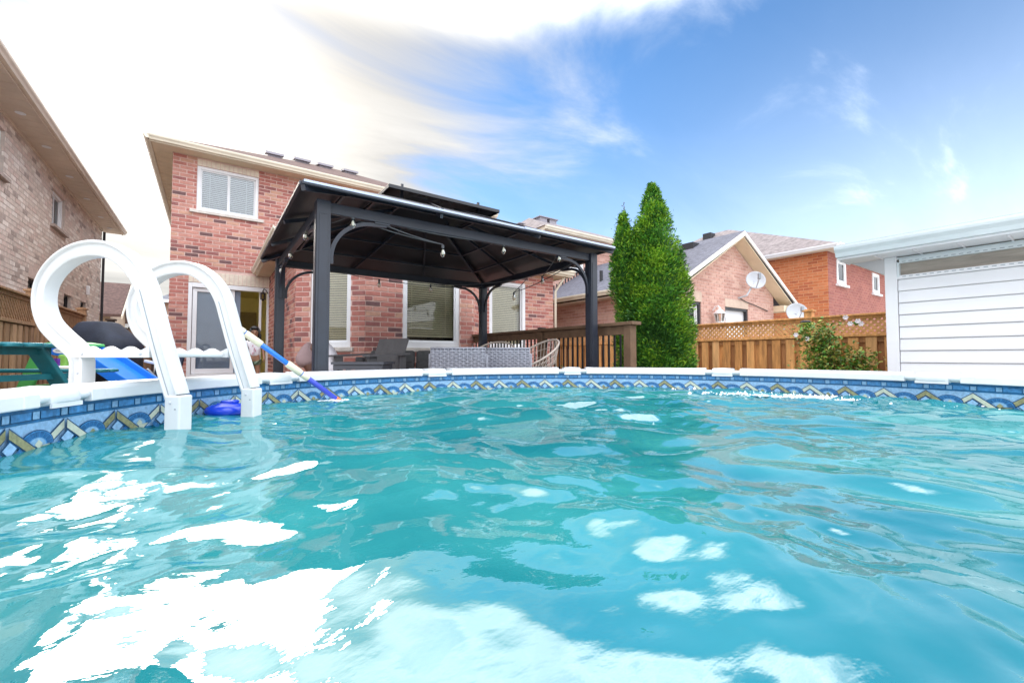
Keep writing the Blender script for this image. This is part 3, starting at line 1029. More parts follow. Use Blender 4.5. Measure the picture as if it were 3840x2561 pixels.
bw.wall((5.45, YW), (7.56, YW), 0.6, 3.5, 'red', 'mortar_rose', [(0.07, 1.16, 1.45, 3.24)], wseed=6)
def main_seen(b):      # bricks not behind the gazebo roof or the bay
    if b[1] > 13:
        return b[0] < 1.2
    return b[2] < 3.0
bw.finish(1.15, 300, main_seen)
sw = MB(); sw.box(-0.83, -0.63, 13.42, 22, 0, 6.4); sw.box(7.8, 8.0, 13.42, 22, 0, 6.4); sw.box(-0.83, 8.0, 21.8, 22, 0, 6.4)
sw.box(7.36, 7.56, 8.97, 13.18, 0, 3.5)
sw.build('wall', 'far_brick', house)
ft = MB(); ft.box(-0.83, 8.0, 13.2, 13.4, 0, 0.85); ft.box(XW, 7.56, YW - .0, YW + .2, 0, 0.6); ft.build('foundation', 'concrete', house)
# upper window, sill, lintels
window(house, FB, 0.485, 1.82, 5.03, 6.17, 0.075, (1.155,), 'blind_white', 'glass_bright', slats=0.05)
m = MB(); FB.slab(m, 0.35, 1.943, 4.955, 5.028, -0.15, 0.06); m.build('sill', 'sill_stone', house, bevel=0.008)
soldier(house, FB, 0.485, 1.82, 6.17, 6.33)
soldier(house, FB, 0.37, 2.16, 3.21, 3.50, 0.095)
# bay windows
window(house, FBL, 0.30, 1.10, 1.53, 3.2, 0.075, (), 'blind', fb=0.10)
m = MB(); FBL.slab(m, 0.25, 1.17, 1.452, 1.528, -0.15, 0.06); m.build('sill', 'sill_stone', house, bevel=0.01)
window(house, FC, 0.71, 1.94, 1.53, 3.05, 0.08, (), 'blind', fb=0.12, blind_to=1.78)
m = MB(); FC.slab(m, 0.60, 1.99, 1.452, 1.528, -0.15, 0.06); m.build('sill', 'sill_stone', house, bevel=0.01)
window(house, FD, 0.07, 1.16, 1.53, 3.24, 0.09, (), 'blind', fb=0.12)
m = MB(); FD.slab(m, 0.02, 1.22, 1.452, 1.528, -0.15, 0.06); m.build('sill', 'sill_stone', house, bevel=0.01)
m = MB(); FD.slab(m, 1.07, 1.16, 1.54, 3.24, -0.02, 0.004); m.build('window_casing', 'white_vinyl', house)
# sliding door (u = x + 0.83): closed left leaf, screen, open gap
dz0, dz1 = 0.87, 3.2
d = MB()
FB.slab(d, 0.37, 0.45, dz0, dz1, -0.16, 0.02); FB.slab(d, 2.07, 2.16, dz0, dz1, -0.16, 0.02)
FB.slab(d, 0.45, 2.07, dz1 - 0.11, dz1, -0.16, 0.02); FB.slab(d, 0.45, 2.07, dz0, dz0 + 0.06, -0.16, 0.02)
door = d.build('sliding_door', 'white_vinyl', house, bevel=0.006)
d = MB()
for a, b in ((0.46, 0.55), (1.26, 1.34)):
    FB.slab(d, a, b, dz0 + .07, dz1 - .12, -0.09, -0.03)
FB.slab(d, 0.55, 1.26, dz0 + .07, dz0 + .19, -0.09, -0.03); FB.slab(d, 0.55, 1.26, dz1 - .21, dz1 - .12, -0.09, -0.03)
d.build('door_leaf', 'white_vinyl', door, bevel=0.005)
d = MB(); FB.slab(d, 0.55, 1.26, dz0 + .19, dz1 - .21, -0.065, -0.06); d.build('pane', 'glass', door)
d = MB(); FB.slab(d, 0.5, 1.30, dz0 + .1, dz1 - .15, -0.145, -0.13); d.build('door_curtain', 'curtain_blue', door)
d = MB(); FB.slab(d, 1.34, 1.47, dz0 + .07, dz1 - .12, -0.13, -0.10); d.build('screen_panel', 'screen_grey', door)
d = MB(); FB.slab(d, 1.895, 1.95, dz0 + .06, dz1 - .11, -0.14, -0.08); d.build('jamb', 'white_vinyl', door)
d = MB(); FB.slab(d, 2.09, 2.12, 1.72, 1.92, 0.02, 0.06); d.build('door_handle', 'white_vinyl', door, bevel=0.008)
# lit room behind the open leaf
rm = MB()
rm.box(-0.3, 2.6, 17.4, 17.5, 0.85, 3.4); rm.box(-0.3, -0.2, 13.6, 17.4, 0.85, 3.4); rm.box(2.6, 2.7, 13.6, 17.5, 0.85, 3.4)
rm.box(-0.3, 2.7, 13.6, 17.5, 3.4, 3.5); rm.box(-0.3, 2.7, 13.42, 17.5, 0.75, 0.85)
rm.build('room', 'interior_yellow', house)
rm = MB(); rm.box(0.72, 1.32, 17.34, 17.39, 0.85, 2.9); rm.build('room_door', 'interior_door', house)
lamp = MB(); lamp.lathe([(0.05, 3.4), (0.16, 3.39), (0.18, 3.34), (0.12, 3.30), (0.01, 3.29)], 16, (0.1, 14.6, 0))
lamp.build('room_lamp', 'room_lamp', house)
# wall lantern beside the door
ln = MB(); ln.lathe([(.012, .24), (.02, .20), (.075, .165), (.08, .155), (.06, .15)], 6, (1.12, 12.95, 2.86))
ln.lathe([(.062, 0.0), (.065, .015), (.03, .02), (.03, -.02), (.012, -.035)], 6, (1.12, 12.95, 2.86))
for q in range(6):
    a = q * math.pi / 3
    ln.bar((1.12 + .06 * math.cos(a), 12.95 + .06 * math.sin(a), 2.87), (1.12 + .07 * math.cos(a), 12.95 + .07 * math.sin(a), 3.02), .01, .01)
ln.tube([(1.12, 12.95, 3.08), (1.14, 12.97, 3.15), (1.2, 13.05, 3.13), (1.25, 13.12, 3.05)], .012, 6)
wl_ = ln.build('wall_lantern', 'black_iron', house)
ln = MB(); ln.lathe([(.052, .02), (.058, .15)], 6, (1.12, 12.95, 2.86)); ln.build('lantern_glass', 'bulb_clear', wl_)
# eaves, roof
EX0, EX1, EY, EZ = -1.24, 8.35, 12.75, 6.36
so = MB(); so.box(EX0 + .03, EX1 - .03, EY + .03, 13.19, EZ + .01, EZ + .03); so.box(EX0 + .03, -0.84, 13.19, 22, EZ + .01, EZ + .03); so.box(8.01, EX1 - .03, 13.19, 22, EZ + .01, EZ + .03)
x = EX0 + .3
while x < EX1:          # vented soffit panel joints
    so.box(x, x + .012, EY + .04, 13.18, EZ + .003, EZ + .011); x += .30
y = 13.4
while y < 22:
    so.box(EX0 + .04, -.85, y, y + .012, EZ + .003, EZ + .011); y += .30
so.build('soffit', 'soffit', house)
fa = MB(); fa.box(EX0, EX1, EY, EY + .025, EZ - .015, EZ + .115); fa.box(EX0, EX0 + .025, EY + .026, 22, EZ - .015, EZ + .115)
fa.build('fascia', 'cream_metal', house)
gutter(house, (EX0 - .02, EY - .002), (EX1, EY - .002), (0, -1), EZ + .01)
gutter(house, (EX0 - .002, EY - .1), (EX0 - .002, 22), (-1, 0), EZ + .01)
hr = hip_roof(house, EX0 - .06, EX1 + .06, EY - .06, 22.3, EZ + .125, ((3.5, 17.5, 8.72), (4.2, 17.5, 8.72)), 'shingle_brown')
for (vx, vy) in ((1.6, 15.75), (2.5, 16.3), (3.3, 16.55), (4.2, 16.6)):
    zz = EZ + .125 + (vy - EY + .06) * (8.72 - EZ - .125) / (17.5 - EY + .06)
    vt = MB(); vt.box(vx - .2, vx + .2, vy - .15, vy + .25, zz - .12, zz + .07)
    vt.prism([(vx - .26, vy - .24, zz - .02), (vx + .26, vy - .24, zz - .02), (vx + .26, vy - .24, zz + .05), (vx - .26, vy - .24, zz + .05)], (0, .5, .14))
    vt.build('roof_vent', 'vent_metal', hr)
# wing and bay roof with eaves
wr = MB()
wr.add([(.98, 8.42, 3.66), (7.9, 8.42, 3.66), (7.9, 13.18, 3.66), (.98, 13.18, 3.66), (2.9, 10.6, 4.62), (5.9, 10.6, 4.62), (5.9, 13.18, 4.62), (2.9, 13.18, 4.62)],
       [(0, 1, 5, 4), (1, 2, 6, 5), (3, 0, 4, 7), (4, 5, 6, 7), (3, 2, 1, 0)])
wr.build('wing_roof', 'shingle_brown', house)
wr = MB(); wr.prism([(1.05, 8.75, 3.42), (1.1, 8.62, 3.42), (2.16, 7.62, 3.42), (4.68, 7.62, 3.42), (5.75, 8.62, 3.42), (5.8, 8.75, 3.42)], (0, 0, .16)); wr.build('bay_eave', 'cream_metal', house)
for bx in ((1.0, 1.285, 8.45, 13.17, 3.51, 3.53), (5.82, 7.88, 8.45, 8.745, 3.51, 3.53), (7.57, 7.88, 8.76, 13.17, 3.51, 3.53)):
    MB().box(*bx).build('wing_soffit', 'soffit', house)
for bx in ((.97, 1.0, 8.42, 13.17, 3.49, 3.655), (5.82, 7.92, 8.40, 8.43, 3.49, 3.655), (7.89, 7.92, 8.44, 13.17, 3.49, 3.655)):
    MB().box(*bx).build('wing_fascia', 'cream_metal', house)
gutter(house, (.965, 8.4), (.965, 13.15), (-1, 0), 3.53)
gutter(house, (5.82, 8.395), (7.95, 8.395), (0, -1), 3.53)
ds_ = MB(); ds_.tube([(7.75, 8.5, 3.5), (7.68, 8.62, 3.3), (7.60, 8.70, 3.12), (7.60, 8.70, .9)], .035, 8); ds_.build('downspout', 'cream_metal', house, smooth=True)

# ---------------------------------------------------------------- neighbour on the left
lh = thing('stone_house', 'beige stone-brick house with brown soffit spotlights beside the left fence', 'house', (-3.3, 9, 0))
lb = Brickwork(lh, 0.10, 0.29)
FL_ = Face((-3.3, 7.5), (-3.3, 21.3))
def lu(yv): return yv - 7.5
ops = [(lu(15.3), lu(16.45), 4.68, 5.74), (lu(16.66), lu(17.38), 2.5, 3.33), (lu(18.5), lu(19.2), 2.5, 3.33), (lu(10.8), lu(12.22), 4.78, 5.8), (lu(13.8), lu(14.6), 2.5, 3.4)]
lb.wall((-3.3, 7.5), (-3.3, 21.3), 1.0, 5.99, 'stone', 'mortar_grey', ops, jitter=0.012, wseed=9)
lb.finish(2.2, 300)
m = MB(); m.box(-3.5, -3.3, 7.5, 21.3, 0, 1.0); m.build('foundation', 'concrete', lh)
m = MB(); m.box(-12, -3.32, 21.1, 21.29, 0, 5.99); m.box(-12, -3.52, 7.5, 7.7, 0, 5.99); m.build('wall', 'stucco_tan', lh)
window(lh, FL_, lu(15.3), lu(16.45), 4.70, 5.60, 0.07, (lu(15.85),), None, setback=.09, depth=.1)
window(lh, FL_, lu(10.8), lu(12.22), 4.80, 5.68, 0.07, (lu(11.5),), None, setback=.09, depth=.1)
window(lh, FL_, lu(16.66), lu(17.38), 2.50, 3.10, 0.05, (), None, frame='dark_frame', setback=.1)
window(lh, FL_, lu(18.5), lu(19.2), 2.50, 3.10, 0.05, (), None, frame='dark_frame', setback=.1)
window(lh, FL_, lu(13.8), lu(14.6), 2.50, 3.12, 0.05, (), None, frame='dark_frame', setback=.1)
for a, b, z0, z1 in ((15.3, 16.45, 5.60, 5.74), (10.8, 12.22, 5.68, 5.8), (16.66, 17.38, 3.10, 3.33), (18.5, 19.2, 3.10, 3.33), (13.8, 14.6, 3.12, 3.4)):
    m = MB(); FL_.slab(m, lu(a), lu(b), z0 + .003, z1 - .003, -.15, .006); m.build('lintel', 'stone_pink', lh)
for a, b, z0 in ((15.2, 16.55, 4.68), (10.7, 12.3, 4.78), (18.4, 19.3, 2.5)):
    m = MB(); FL_.slab(m, lu(a), lu(b), z0 - .07, z0 - .002, -.1, .09); m.build('sill', 'stone_dark', lh)
m = MB(); m.box(-3.295, -2.80, 7.3, 20.95, 5.99, 6.01)
yy = 7.4
while yy < 20.9:
    m.box(-3.29, -2.81, yy, yy + .012, 5.984, 5.991); yy += .3
m.box(-3.295, -2.80, 20.96, 21.7, 5.99, 6.01)
m.build('soffit', 'soffit_left', lh)
m = MB(); m.box(-3.292, -3.26, 7.3, 21.3, 5.93, 5.985); m.build('frieze', 'soffit_left', lh)
m = MB(); m.box(-2.80, -2.775, 7.3, 21.72, 5.97, 6.12); m.build('fascia', 'soffit_left', lh)
gutter(lh, (-2.772, 7.3), (-2.772, 21.72), (1, 0), 6.0, mat_='soffit_left')
for sy in (10.2, 11.9, 13.5, 15.4, 17.3, 19.3, 20.8):
    m = MB(); m.lathe([(.075, 5.982), (.075, 5.975), (.055, 5.975), (.05, 5.98), (.001, 5.98)], 16, (-3.03, sy, 0)); m.build('spotlight', 'white_vinyl', lh)
m = MB(); m.add([(-2.74, 7.2, 6.12), (-2.74, 21.8, 6.12), (-12.5, 21.8, 6.12), (-12.5, 7.2, 6.12), (-7.6, 11.5, 8.4), (-7.6, 17.5, 8.4)], [(0, 1, 5, 4), (1, 2, 5), (2, 3, 4, 5), (3, 0, 4), (3, 2, 1, 0)])
m.build('roof', 'shingle_brown', lh)
m = MB(); FL_.slab(m, lu(19.15), lu(19.3), 3.36, 3.66, .0, .08); m.build('wall_light', 'white_vinyl', lh, bevel=.02)
m = MB(); m.tube([(-3.22, 21.2, 5.9), (-3.22, 21.2, 1.0)], .04, 8); m.build('downspout', 'dark_frame', lh)

# ---------------------------------------------------------------- small gabled house farther up the row
gh = thing('gabled_house', 'small tan gabled house with brown roof past the stone house', 'house', (-3.6, 27.6, 0))
m = MB(); m.prism([(-3.6, 25.6, 0), (-3.6, 29.6, 0), (-3.6, 29.6, 3.4), (-3.6, 27.6, 4.75), (-3.6, 25.6, 3.4)], (-8, 0, 0)); m.build('wall', 'stucco_tan', gh)
m = MB()
for s_ in (-1, 1):
    m.prism([(-3.2, 27.6, 4.90), (-3.2, 27.6 + s_ * 2.5, 3.22), (-3.2, 27.6 + s_ * 2.5, 3.10), (-3.2, 27.6, 4.78)], (-8.6, 0, 0))
m.build('roof', 'shingle_brown', gh)
m = MB()
for s_ in (-1, 1):
    m.prism([(-3.19, 27.6, 4.84), (-3.19, 27.6 + s_ * 2.5, 3.16), (-3.19, 27.6 + s_ * 2.5, 3.02), (-3.19, 27.6, 4.68)], (.05, 0, 0))
m.build('rake_board', 'cream_metal', gh)
m = MB(); m.tube([(-3.3, 29.9, 3.1), (-3.4, 29.7, 2.8), (-3.5, 29.65, 2.6), (-3.5, 29.65, .2)], .05, 6); m.build('downspout', 'dark_frame', gh)

# ---------------------------------------------------------------- far houses between the two
fh = thing('white_house', 'distant white house with grey hip roof and one tall window', 'house', (-5.2, 40, 0))
m = MB(); m.box(-8, -3.1, 40, 46, 0, 3.95); m.build('wall', 'stucco_white', fh)
hip_roof(fh, -8.4, -2.7, 39.6, 46.4, 3.95, ((-5.4, 43, 5.6), (-5.2, 43, 5.6)), 'shingle_grey')
m = MB(); m.box(-8.42, -2.68, 39.55, 39.62, 3.85, 4.02); m.build('fascia', 'white_vinyl', fh)
Ff = Face((-8, 40), (-3.1, 40))
window(fh, Ff, 3.55, 4.35, 1.9, 3.6, .1, (), None, setback=-.05)
fh2 = thing('pink_house', 'distant pink-walled house with grey roof and white eaves glimpsed beside the brick corner', 'house', (-1.7, 33, 0))
m = MB(); m.box(-2.35, 3.0, 33, 39, 0, 4.6); m.build('wall', 'far_brick', fh2)
hip_roof(fh2, -2.8, 3.4, 32.6, 39.4, 4.7, ((0.2, 36, 6.9), (0.4, 36, 6.9)), 'shingle_grey')
m = MB(); m.box(-2.82, 3.42, 32.52, 32.6, 4.6, 4.78); m.build('fascia', 'white_vinyl', fh2)
window(fh2, Face((-2.35, 33), (3, 33)), .15, .7, 2.4, 3.9, .08, (), None, setback=-.05)

# ---------------------------------------------------------------- neighbour on the right: two storeys with a gabled wing
rh = thing('pink_brick_house', 'pink brick house with a front gable and dark shingled side roof right of the cedar', 'house', (11.5, 6, 0))
rb = Brickwork(rh, 0.085, 0.26)
rb.wall((9.003, 6.0), (14.02, 6.0), 1.4, 3.05, 'pink', 'mortar_pink', [(0.45, 1.07, 1.4, 2.99), (2.22, 3.46, 1.4, 2.92)], top=[(0, 3.05), (0, 3.20), (2.56, 4.60), (5.02, 3.20), (5.02, 3.05)], wseed=20)
rb.wall((9.0, 11.1), (9.0, 6.003), 1.4, 3.0, 'pink', 'mortar_pink', wseed=21)
rb.wall((9.3, 11.1), (16.5, 11.1), 3.1, 5.6, 'pink', 'mortar_pink', [(0.55, 1.76, 4.38, 5.35)], wseed=22)
rb.finish(1.8, 300)
m = MB(); m.box(9.0, 14.02, 6.0, 6.2, 0, 1.4); m.box(9.0, 9.2, 6.21, 11.1, 0, 1.4); m.box(13.8, 14.02, 6.21, 16, 0, 3.0); m.box(9.3, 9.5, 11.31, 17, 0, 5.6); m.box(16.3, 16.5, 11.31, 17, 0, 5.6); m.box(9.3, 16.3, 11.1, 11.3, 0, 3.1); m.build('wall', 'far_brick', rh)
FG = Face((9.0, 6.0), (14.02, 6.0))
m = MB(); FG.slab(m, 0.42, 1.11, 2.735, 2.985, -.1, .01); m.build('lintel', 'buff_stone', rh)
m = MB(); FG.slab(m, 2.22, 3.46, 2.70, 2.915, -.1, .01); m.build('lintel', 'buff_stone', rh)
for a, b, z1 in ((0.45, 1.07, 2.73), (2.22, 3.46, 2.70)):
    m = MB()
    FG.slab(m, a, a + .06, 1.4, z1, -.12, -.02); FG.slab(m, b - .06, b, 1.4, z1, -.12, -.02); FG.slab(m, a + .06, b - .06, z1 - .07, z1, -.12, -.02)
    m.build('dark_frame', 'dark_frame', rh)
window(rh, FG, 0.51, 1.01, 1.5, 2.66, .05, (), 'blind_white', setback=.1, back=False)
m = MB(); FG.slab(m, 2.28, 3.40, 1.4, 2.63, -.14, -.10); m.build('door', 'siding_white', rh)
FU = Face((9.3, 11.1), (16.5, 11.1))
window(rh, FU, 0.55, 1.76, 4.45, 5.35, .08, (1.15,), 'blind_white')
m = MB(); FU.slab(m, 0.45, 1.86, 4.37, 4.445, -.1, .06); m.build('sill', 'white_vinyl', rh)
# gable roof slabs
gl_ = MB()
AX, AZ = 11.57, 4.72
for ex, ez in ((8.6, 3.10), (14.72, 3.03)):
    gl_.prism([(AX, 5.62, AZ), (ex, 5.62, ez), (ex, 5.62, ez - .07), (AX, 5.62, AZ - .07)], (0, 5.47, 0))
groof = gl_.build('gable_roof', 'shingle_blue', rh)
m = MB()
for ex, ez in ((8.6, 3.10), (14.85, 2.97)):
    m.prism([(AX, 5.60, AZ - .01), (ex, 5.60, ez - .01), (ex, 5.60, ez - .12), (AX, 5.60, AZ - .14)], (0, .035, 0))
m.build('rake_board', 'rake_cream', rh)
m = MB()
for ex, ez in ((8.75, 3.0), (14.6, 2.90)):
    m.prism([(AX, 5.64, AZ - .16), (ex, 5.64, ez - .02), (ex, 5.64, ez - .04), (AX, 5.64, AZ - .18)], (0, .35, 0))
m.box(14.02, 14.45, 5.7, 6.3, 2.72, 2.90)
m.build('soffit', 'soffit', rh)
gutter(rh, (8.6, 11.0), (8.6, 5.6), (-1, 0), 3.0, mat_='cream_metal')
m = MB(); m.box(8.62, 8.98, 5.7, 11.05, 2.94, 2.96); m.build('eave_soffit', 'soffit_left', rh)
# step flashing where the roof meets the upper wall
for q in range(16):
    xx = 9.45 + q * .135
    m = MB(); zq = 3.10 + (xx - 8.6) * (AZ - 3.10) / (AX - 8.6)
    m.box(xx, xx + .05, 11.075, 11.09, zq, zq + .16); m.build('step_flashing', 'dark_frame', rh)
m = MB(); m.lathe([(.05, 3.5), (.05, 3.95)], 8, (9.6, 8.9, 0)); m.build('vent_pipe', 'dark_frame', groof)
EZ2 = 5.58
m = MB(); m.box(8.97, 16.85, 10.78, 10.80, EZ2 - .02, EZ2 + .12); m.box(8.97, 8.99, 10.81, 17.3, EZ2 - .02, EZ2 + .12); m.build('fascia', 'cream_metal', rh)
m = MB(); m.box(8.99, 16.83, 10.81, 11.09, EZ2 - .01, EZ2 + .01); m.build('upper_soffit', 'soffit_left', rh)
gutter(rh, (8.95, 10.775), (16.85, 10.775), (0, -1), EZ2 + .0, mat_='cream_metal')
ur = hip_roof(rh, 8.92, 16.9, 10.74, 17.4, EZ2 + .12, ((10.4, 13.5, 6.95), (14.6, 13.5, 6.95)), 'shingle_mauve')
for vx, vy, vz in ((9.9, 13.4, 6.5), (10.75, 13.2, 6.88), (11.25, 13.2, 6.88)):
    m = MB(); m.box(vx - .18, vx + .18, vy - .2, vy + .2, vz - .2, vz + .02); m.box(vx - .24, vx + .24, vy - .26, vy + .26, vz + .02, vz + .05); m.build('roof_vent', 'vent_metal', ur)
for vx, vy in ((10.6, 8.0), (11.1, 6.9)):
    zq = 3.10 + (vx - 8.6) * (AZ - 3.10) / (AX - 8.6)
    m = MB(); m.box(vx - .16, vx + .16, vy - .18, vy + .18, zq - .1, zq + .1); m.build('roof_vent', 'dark_frame', groof)

# ---------------------------------------------------------------- orange brick house farther right
oh = thing('orange_brick_house', 'orange brick house with hip roof and two narrow white windows behind the shed corner', 'house', (17.2, 5.6, 0))
ob = Brickwork(oh, 0.10, 0.30)
ob.wall((17.2, 14.0), (17.2, 5.603), 1.6, 4.98, 'orange', 'mortar_orange', wseed=30)
ob.wall((17.203, 5.6), (24.0, 5.6), 1.6, 4.98, 'mauve', 'mortar_mauve', [(0.75, 1.60, 3.93, 4.80), (4.56, 5.40, 3.93, 4.75)], wseed=31)
ob.finish(1.9, 300)
m = MB(); m.box(17.2, 17.4, 5.82, 14.0, 0, 1.6); m.box(17.2, 24, 5.6, 5.8, 0, 1.6); m.box(17.42, 24, 13.8, 14.0, 0, 4.98); m.box(23.8, 24, 5.82, 13.78, 0, 4.98); m.build('wall', 'far_brick', oh)
FO = Face((17.2, 5.6), (24.0, 5.6))
window(oh, FO, 0.75, 1.60, 3.95, 4.80, .10, (), None, setback=.0)
window(oh, FO, 4.56, 5.40, 3.95, 4.75, .10, (), None, setback=.0)
m = MB(); FO.slab(m, 0.66, 1.72, 3.85, 3.925, -.1, .1); m.build('sill', 'white_vinyl', oh)
m = MB(); FO.slab(m, 4.47, 5.5, 3.85, 3.925, -.1, .1); m.build('sill', 'white_vinyl', oh)
m = MB(); m.box(16.82, 24.4, 5.22, 5.585, 4.97, 4.99); m.box(16.82, 17.19, 5.59, 14.3, 4.97, 4.99); m.build('soffit', 'soffit_left', oh)
m = MB(); m.box(16.80, 16.82, 5.2, 14.3, 4.95, 5.10); m.box(16.83, 24.4, 5.19, 5.21, 4.95, 5.10); m.build('fascia', 'cream_metal', oh)
gutter(oh, (16.795, 14.3), (16.795, 5.15), (-1, 0), 4.98, mat_='white_vinyl')
gutter(oh, (16.7, 5.185), (24.4, 5.185), (0, -1), 4.98, mat_='white_vinyl')
orf = hip_roof(oh, 16.74, 24.5, 5.14, 15.2, 5.10, ((20.1, 10.5, 7.42), (20.1, 11.6, 7.42)), 'shingle_mauve')
m = MB(); m.box(19.4, 19.8, 11.0, 11.4, 6.9, 7.3); m.build('roof_vent', 'dark_frame', orf)

# ================================================================== gazebo
gz = thing('gazebo', 'black metal hardtop gazebo with two-tier roof on the deck', 'gazebo', (2.58, 5.66, DECK))
GX0, GX1, GY0, GY1 = 0.77, 4.40, 4.15, 7.17
PW = 0.12
for px, py in ((GX0, GY0), (GX1 - PW, GY0), (GX0, GY1 - PW), (GX1 - PW, GY1 - PW)):
    m = MB(); m.box(px, px + PW, py, py + PW, DECK + .02, 2.79)
    m.box(px + .02, px + PW - .02, py - .006, py, DECK + .1, 2.66); m.box(px - .006, px, py + .02, py + PW - .02, DECK + .1, 2.66)
    p_ = m.build('post', 'gazebo_metal', gz, bevel=.004)
    m = MB(); m.box(px - .05, px + PW + .05, py - .05, py + PW + .05, DECK, DECK + .02); m.build('base_plate', 'gazebo_metal', p_)
BZ0, BZ1 = 2.685, 2.785
for a in ((GX0 + PW, GX1 - PW, GY0 + .03, GY0 + .09), (GX0 + PW, GX1 - PW, GY1 - .09, GY1 - .03), (GX0 + .03, GX0 + .09, GY0 + PW, GY1 - PW), (GX1 - .09, GX1 - .03, GY0 + PW, GY1 - PW)):
    m = MB(); m.box(*a, BZ0, BZ1); m.build('beam', 'gazebo_metal', gz, bevel=.004)
# curved braces
def brace(px, py, dx, dy):
    m = MB()
    prof = [(-.018, -.016), (-.018, .016), (.018, .016), (.018, -.016)]
    side = Vector((dy, -dx, 0))
    path = [Vector((px, py, 2.22))]
    for q in range(13):
        a = math.pi / 2 * q / 12
        path.append(Vector((px + dx * .40 * (1 - math.cos(a)), py + dy * .40 * (1 - math.cos(a)), 2.28 + .375 * math.sin(a))))
    path.append(Vector((px + dx * .52, py + dy * .52, 2.665)))
    m.sweep(path, prof, side)
    m.bar((px + dx * .40, py + dy * .40, 2.675), (px + dx * .55, py + dy * .55, 2.675), .05, .018)
    m.build('brace', 'gazebo_metal', gz)
i_ = PW + .018
for sx, X_ in ((1, GX0 + i_), (-1, GX1 - i_)):
    for Y_ in (GY0 + .06, GY1 - .06):
        brace(X_, Y_, sx, 0)
for sy, Y_ in ((1, GY0 + i_), (-1, GY1 - i_)):
    for X_ in (GX0 + .06, GX1 - .06):
        brace(X_, Y_, 0, sy)
# lower roof: eight folded panels, trim, ribs
E0 = dict(x0=.62, x1=4.50, y0=3.95, y1=7.37, z=2.835)
O0 = dict(x0=1.95, x1=3.07, y0=5.17, y1=6.13, z=3.34)
def roof_tier(e, o, name, mat_, seams, parent, th=.02):
    ce = [Vector((e['x0'], e['y0'], e['z'])), Vector((e['x1'], e['y0'], e['z'])), Vector((e['x1'], e['y1'], e['z'])), Vector((e['x0'], e['y1'], e['z']))]
    co = [Vector((o['x0'], o['y0'], o['z'])), Vector((o['x1'], o['y0'], o['z'])), Vector((o['x1'], o['y1'], o['z'])), Vector((o['x0'], o['y1'], o['z']))]
    for s_ in range(4):
        a, b, c, d_ = ce[s_], ce[(s_ + 1) % 4], co[(s_ + 1) % 4], co[s_]
        for q in range(seams):
            f0, f1 = q / seams, (q + 1) / seams
            quad = [a.lerp(b, f0), a.lerp(b, f1), d_.lerp(c, f1), d_.lerp(c, f0)]
            nn = (quad[1] - quad[0]).cross(quad[3] - quad[0]).normalized()
            m = MB(); m.prism(quad, nn * th)
            if q:
                m.bar(quad[0] + nn * (th + .01), quad[3] + nn * (th + .01), .03, .02, up=nn)
            m.build(name, mat_, parent)
roof_tier(E0, O0, 'roof_panel', 'gazebo_roof', 3, gz)
tr_ = MB()
e = E0
for a in ((e['x0'] - .012, e['x1'] + .012, e['y0'] - .03, e['y0']), (e['x0'] - .012, e['x1'] + .012, e['y1'], e['y1'] + .03), (e['x0'] - .03, e['x0'], e['y0'] + .001, e['y1'] - .001), (e['x1'], e['x1'] + .03, e['y0'] + .001, e['y1'] - .001)):
    tr_.box(*a, e['z'] - .022, e['z'] + .012)
tr_.build('eave_trim', 'gazebo_metal', gz, bevel=.006)
tr_ = MB(); tr_.box(e['x0'], e['x1'], e['y0'] - .036, e['y0'] - .031, e['z'] - .004, e['z'] + .018); tr_.box(2.95, 4.50, e['y0'] - .042, e['y0'] - .037, e['z'] - .002, e['z'] + .024)
tr_.build('eave_glint', 'gazebo_glint', gz, bevel=.004)  # pale strips painted in for the sky highlight along the front eave
# rafters below the panels
ce = [Vector((e['x0'], e['y0'], e['z'])), Vector((e['x1'], e['y0'], e['z'])), Vector((e['x1'], e['y1'], e['z'])), Vector((e['x0'], e['y1'], e['z']))]
co = [Vector((O0['x0'], O0['y0'], O0['z'])), Vector((O0['x1'], O0['y0'], O0['z'])), Vector((O0['x1'], O0['y1'], O0['z'])), Vector((O0['x0'], O0['y1'], O0['z']))]
dn = Vector((0, 0, -.045))
for s_ in range(4):
    m = MB(); m.bar(ce[s_] + dn, co[s_] + dn, .04, .05); m.build('hip_rafter', 'gazebo_metal', gz)
    a, b, c, d_ = ce[s_], ce[(s_ + 1) % 4], co[(s_ + 1) % 4], co[s_]
    for f_ in (1 / 3, 2 / 3):
        m = MB(); m.bar(a.lerp(b, f_) + dn, d_.lerp(c, f_) + dn, .03, .04); m.build('rafter', 'gazebo_metal', gz)
    for f_ in (.33, .66, 1.0):
        m = MB(); m.bar(a.lerp(d_, f_) + dn * 1.1, b.lerp(c, f_) + dn * 1.1, .03, .03); m.build('purlin', 'gazebo_metal', gz)
for s_ in range(4):        # short struts carrying the upper roof
    m = MB(); m.bar(co[s_] + Vector((0, 0, -.02)), co[s_] + Vector((0, 0, .2)), .03, .03); m.build('strut', 'gazebo_metal', gz)
U0 = dict(x0=1.73, x1=3.28, y0=4.98, y1=6.34, z=3.41)
U1 = dict(x0=2.30, x1=2.72, y0=5.62, y1=5.70, z=3.62)
roof_tier(U0, U1, 'upper_roof_panel', 'gazebo_roof', 1, gz)
m = MB()
for a in ((U0['x0'] - .02, U0['x1'] + .02, U0['y0'] - .02, U0['y0']), (U0['x0'] - .02, U0['x1'] + .02, U0['y1'], U0['y1'] + .02), (U0['x0'] - .02, U0['x0'], U0['y0'] + .001, U0['y1'] - .001), (U0['x1'], U0['x1'] + .02, U0['y0'] + .001, U0['y1'] - .001)):
    m.box(*a, U0['z'] - .03, U0['z'] + .015)
m.build('upper_trim', 'gazebo_roof', gz, bevel=.004)
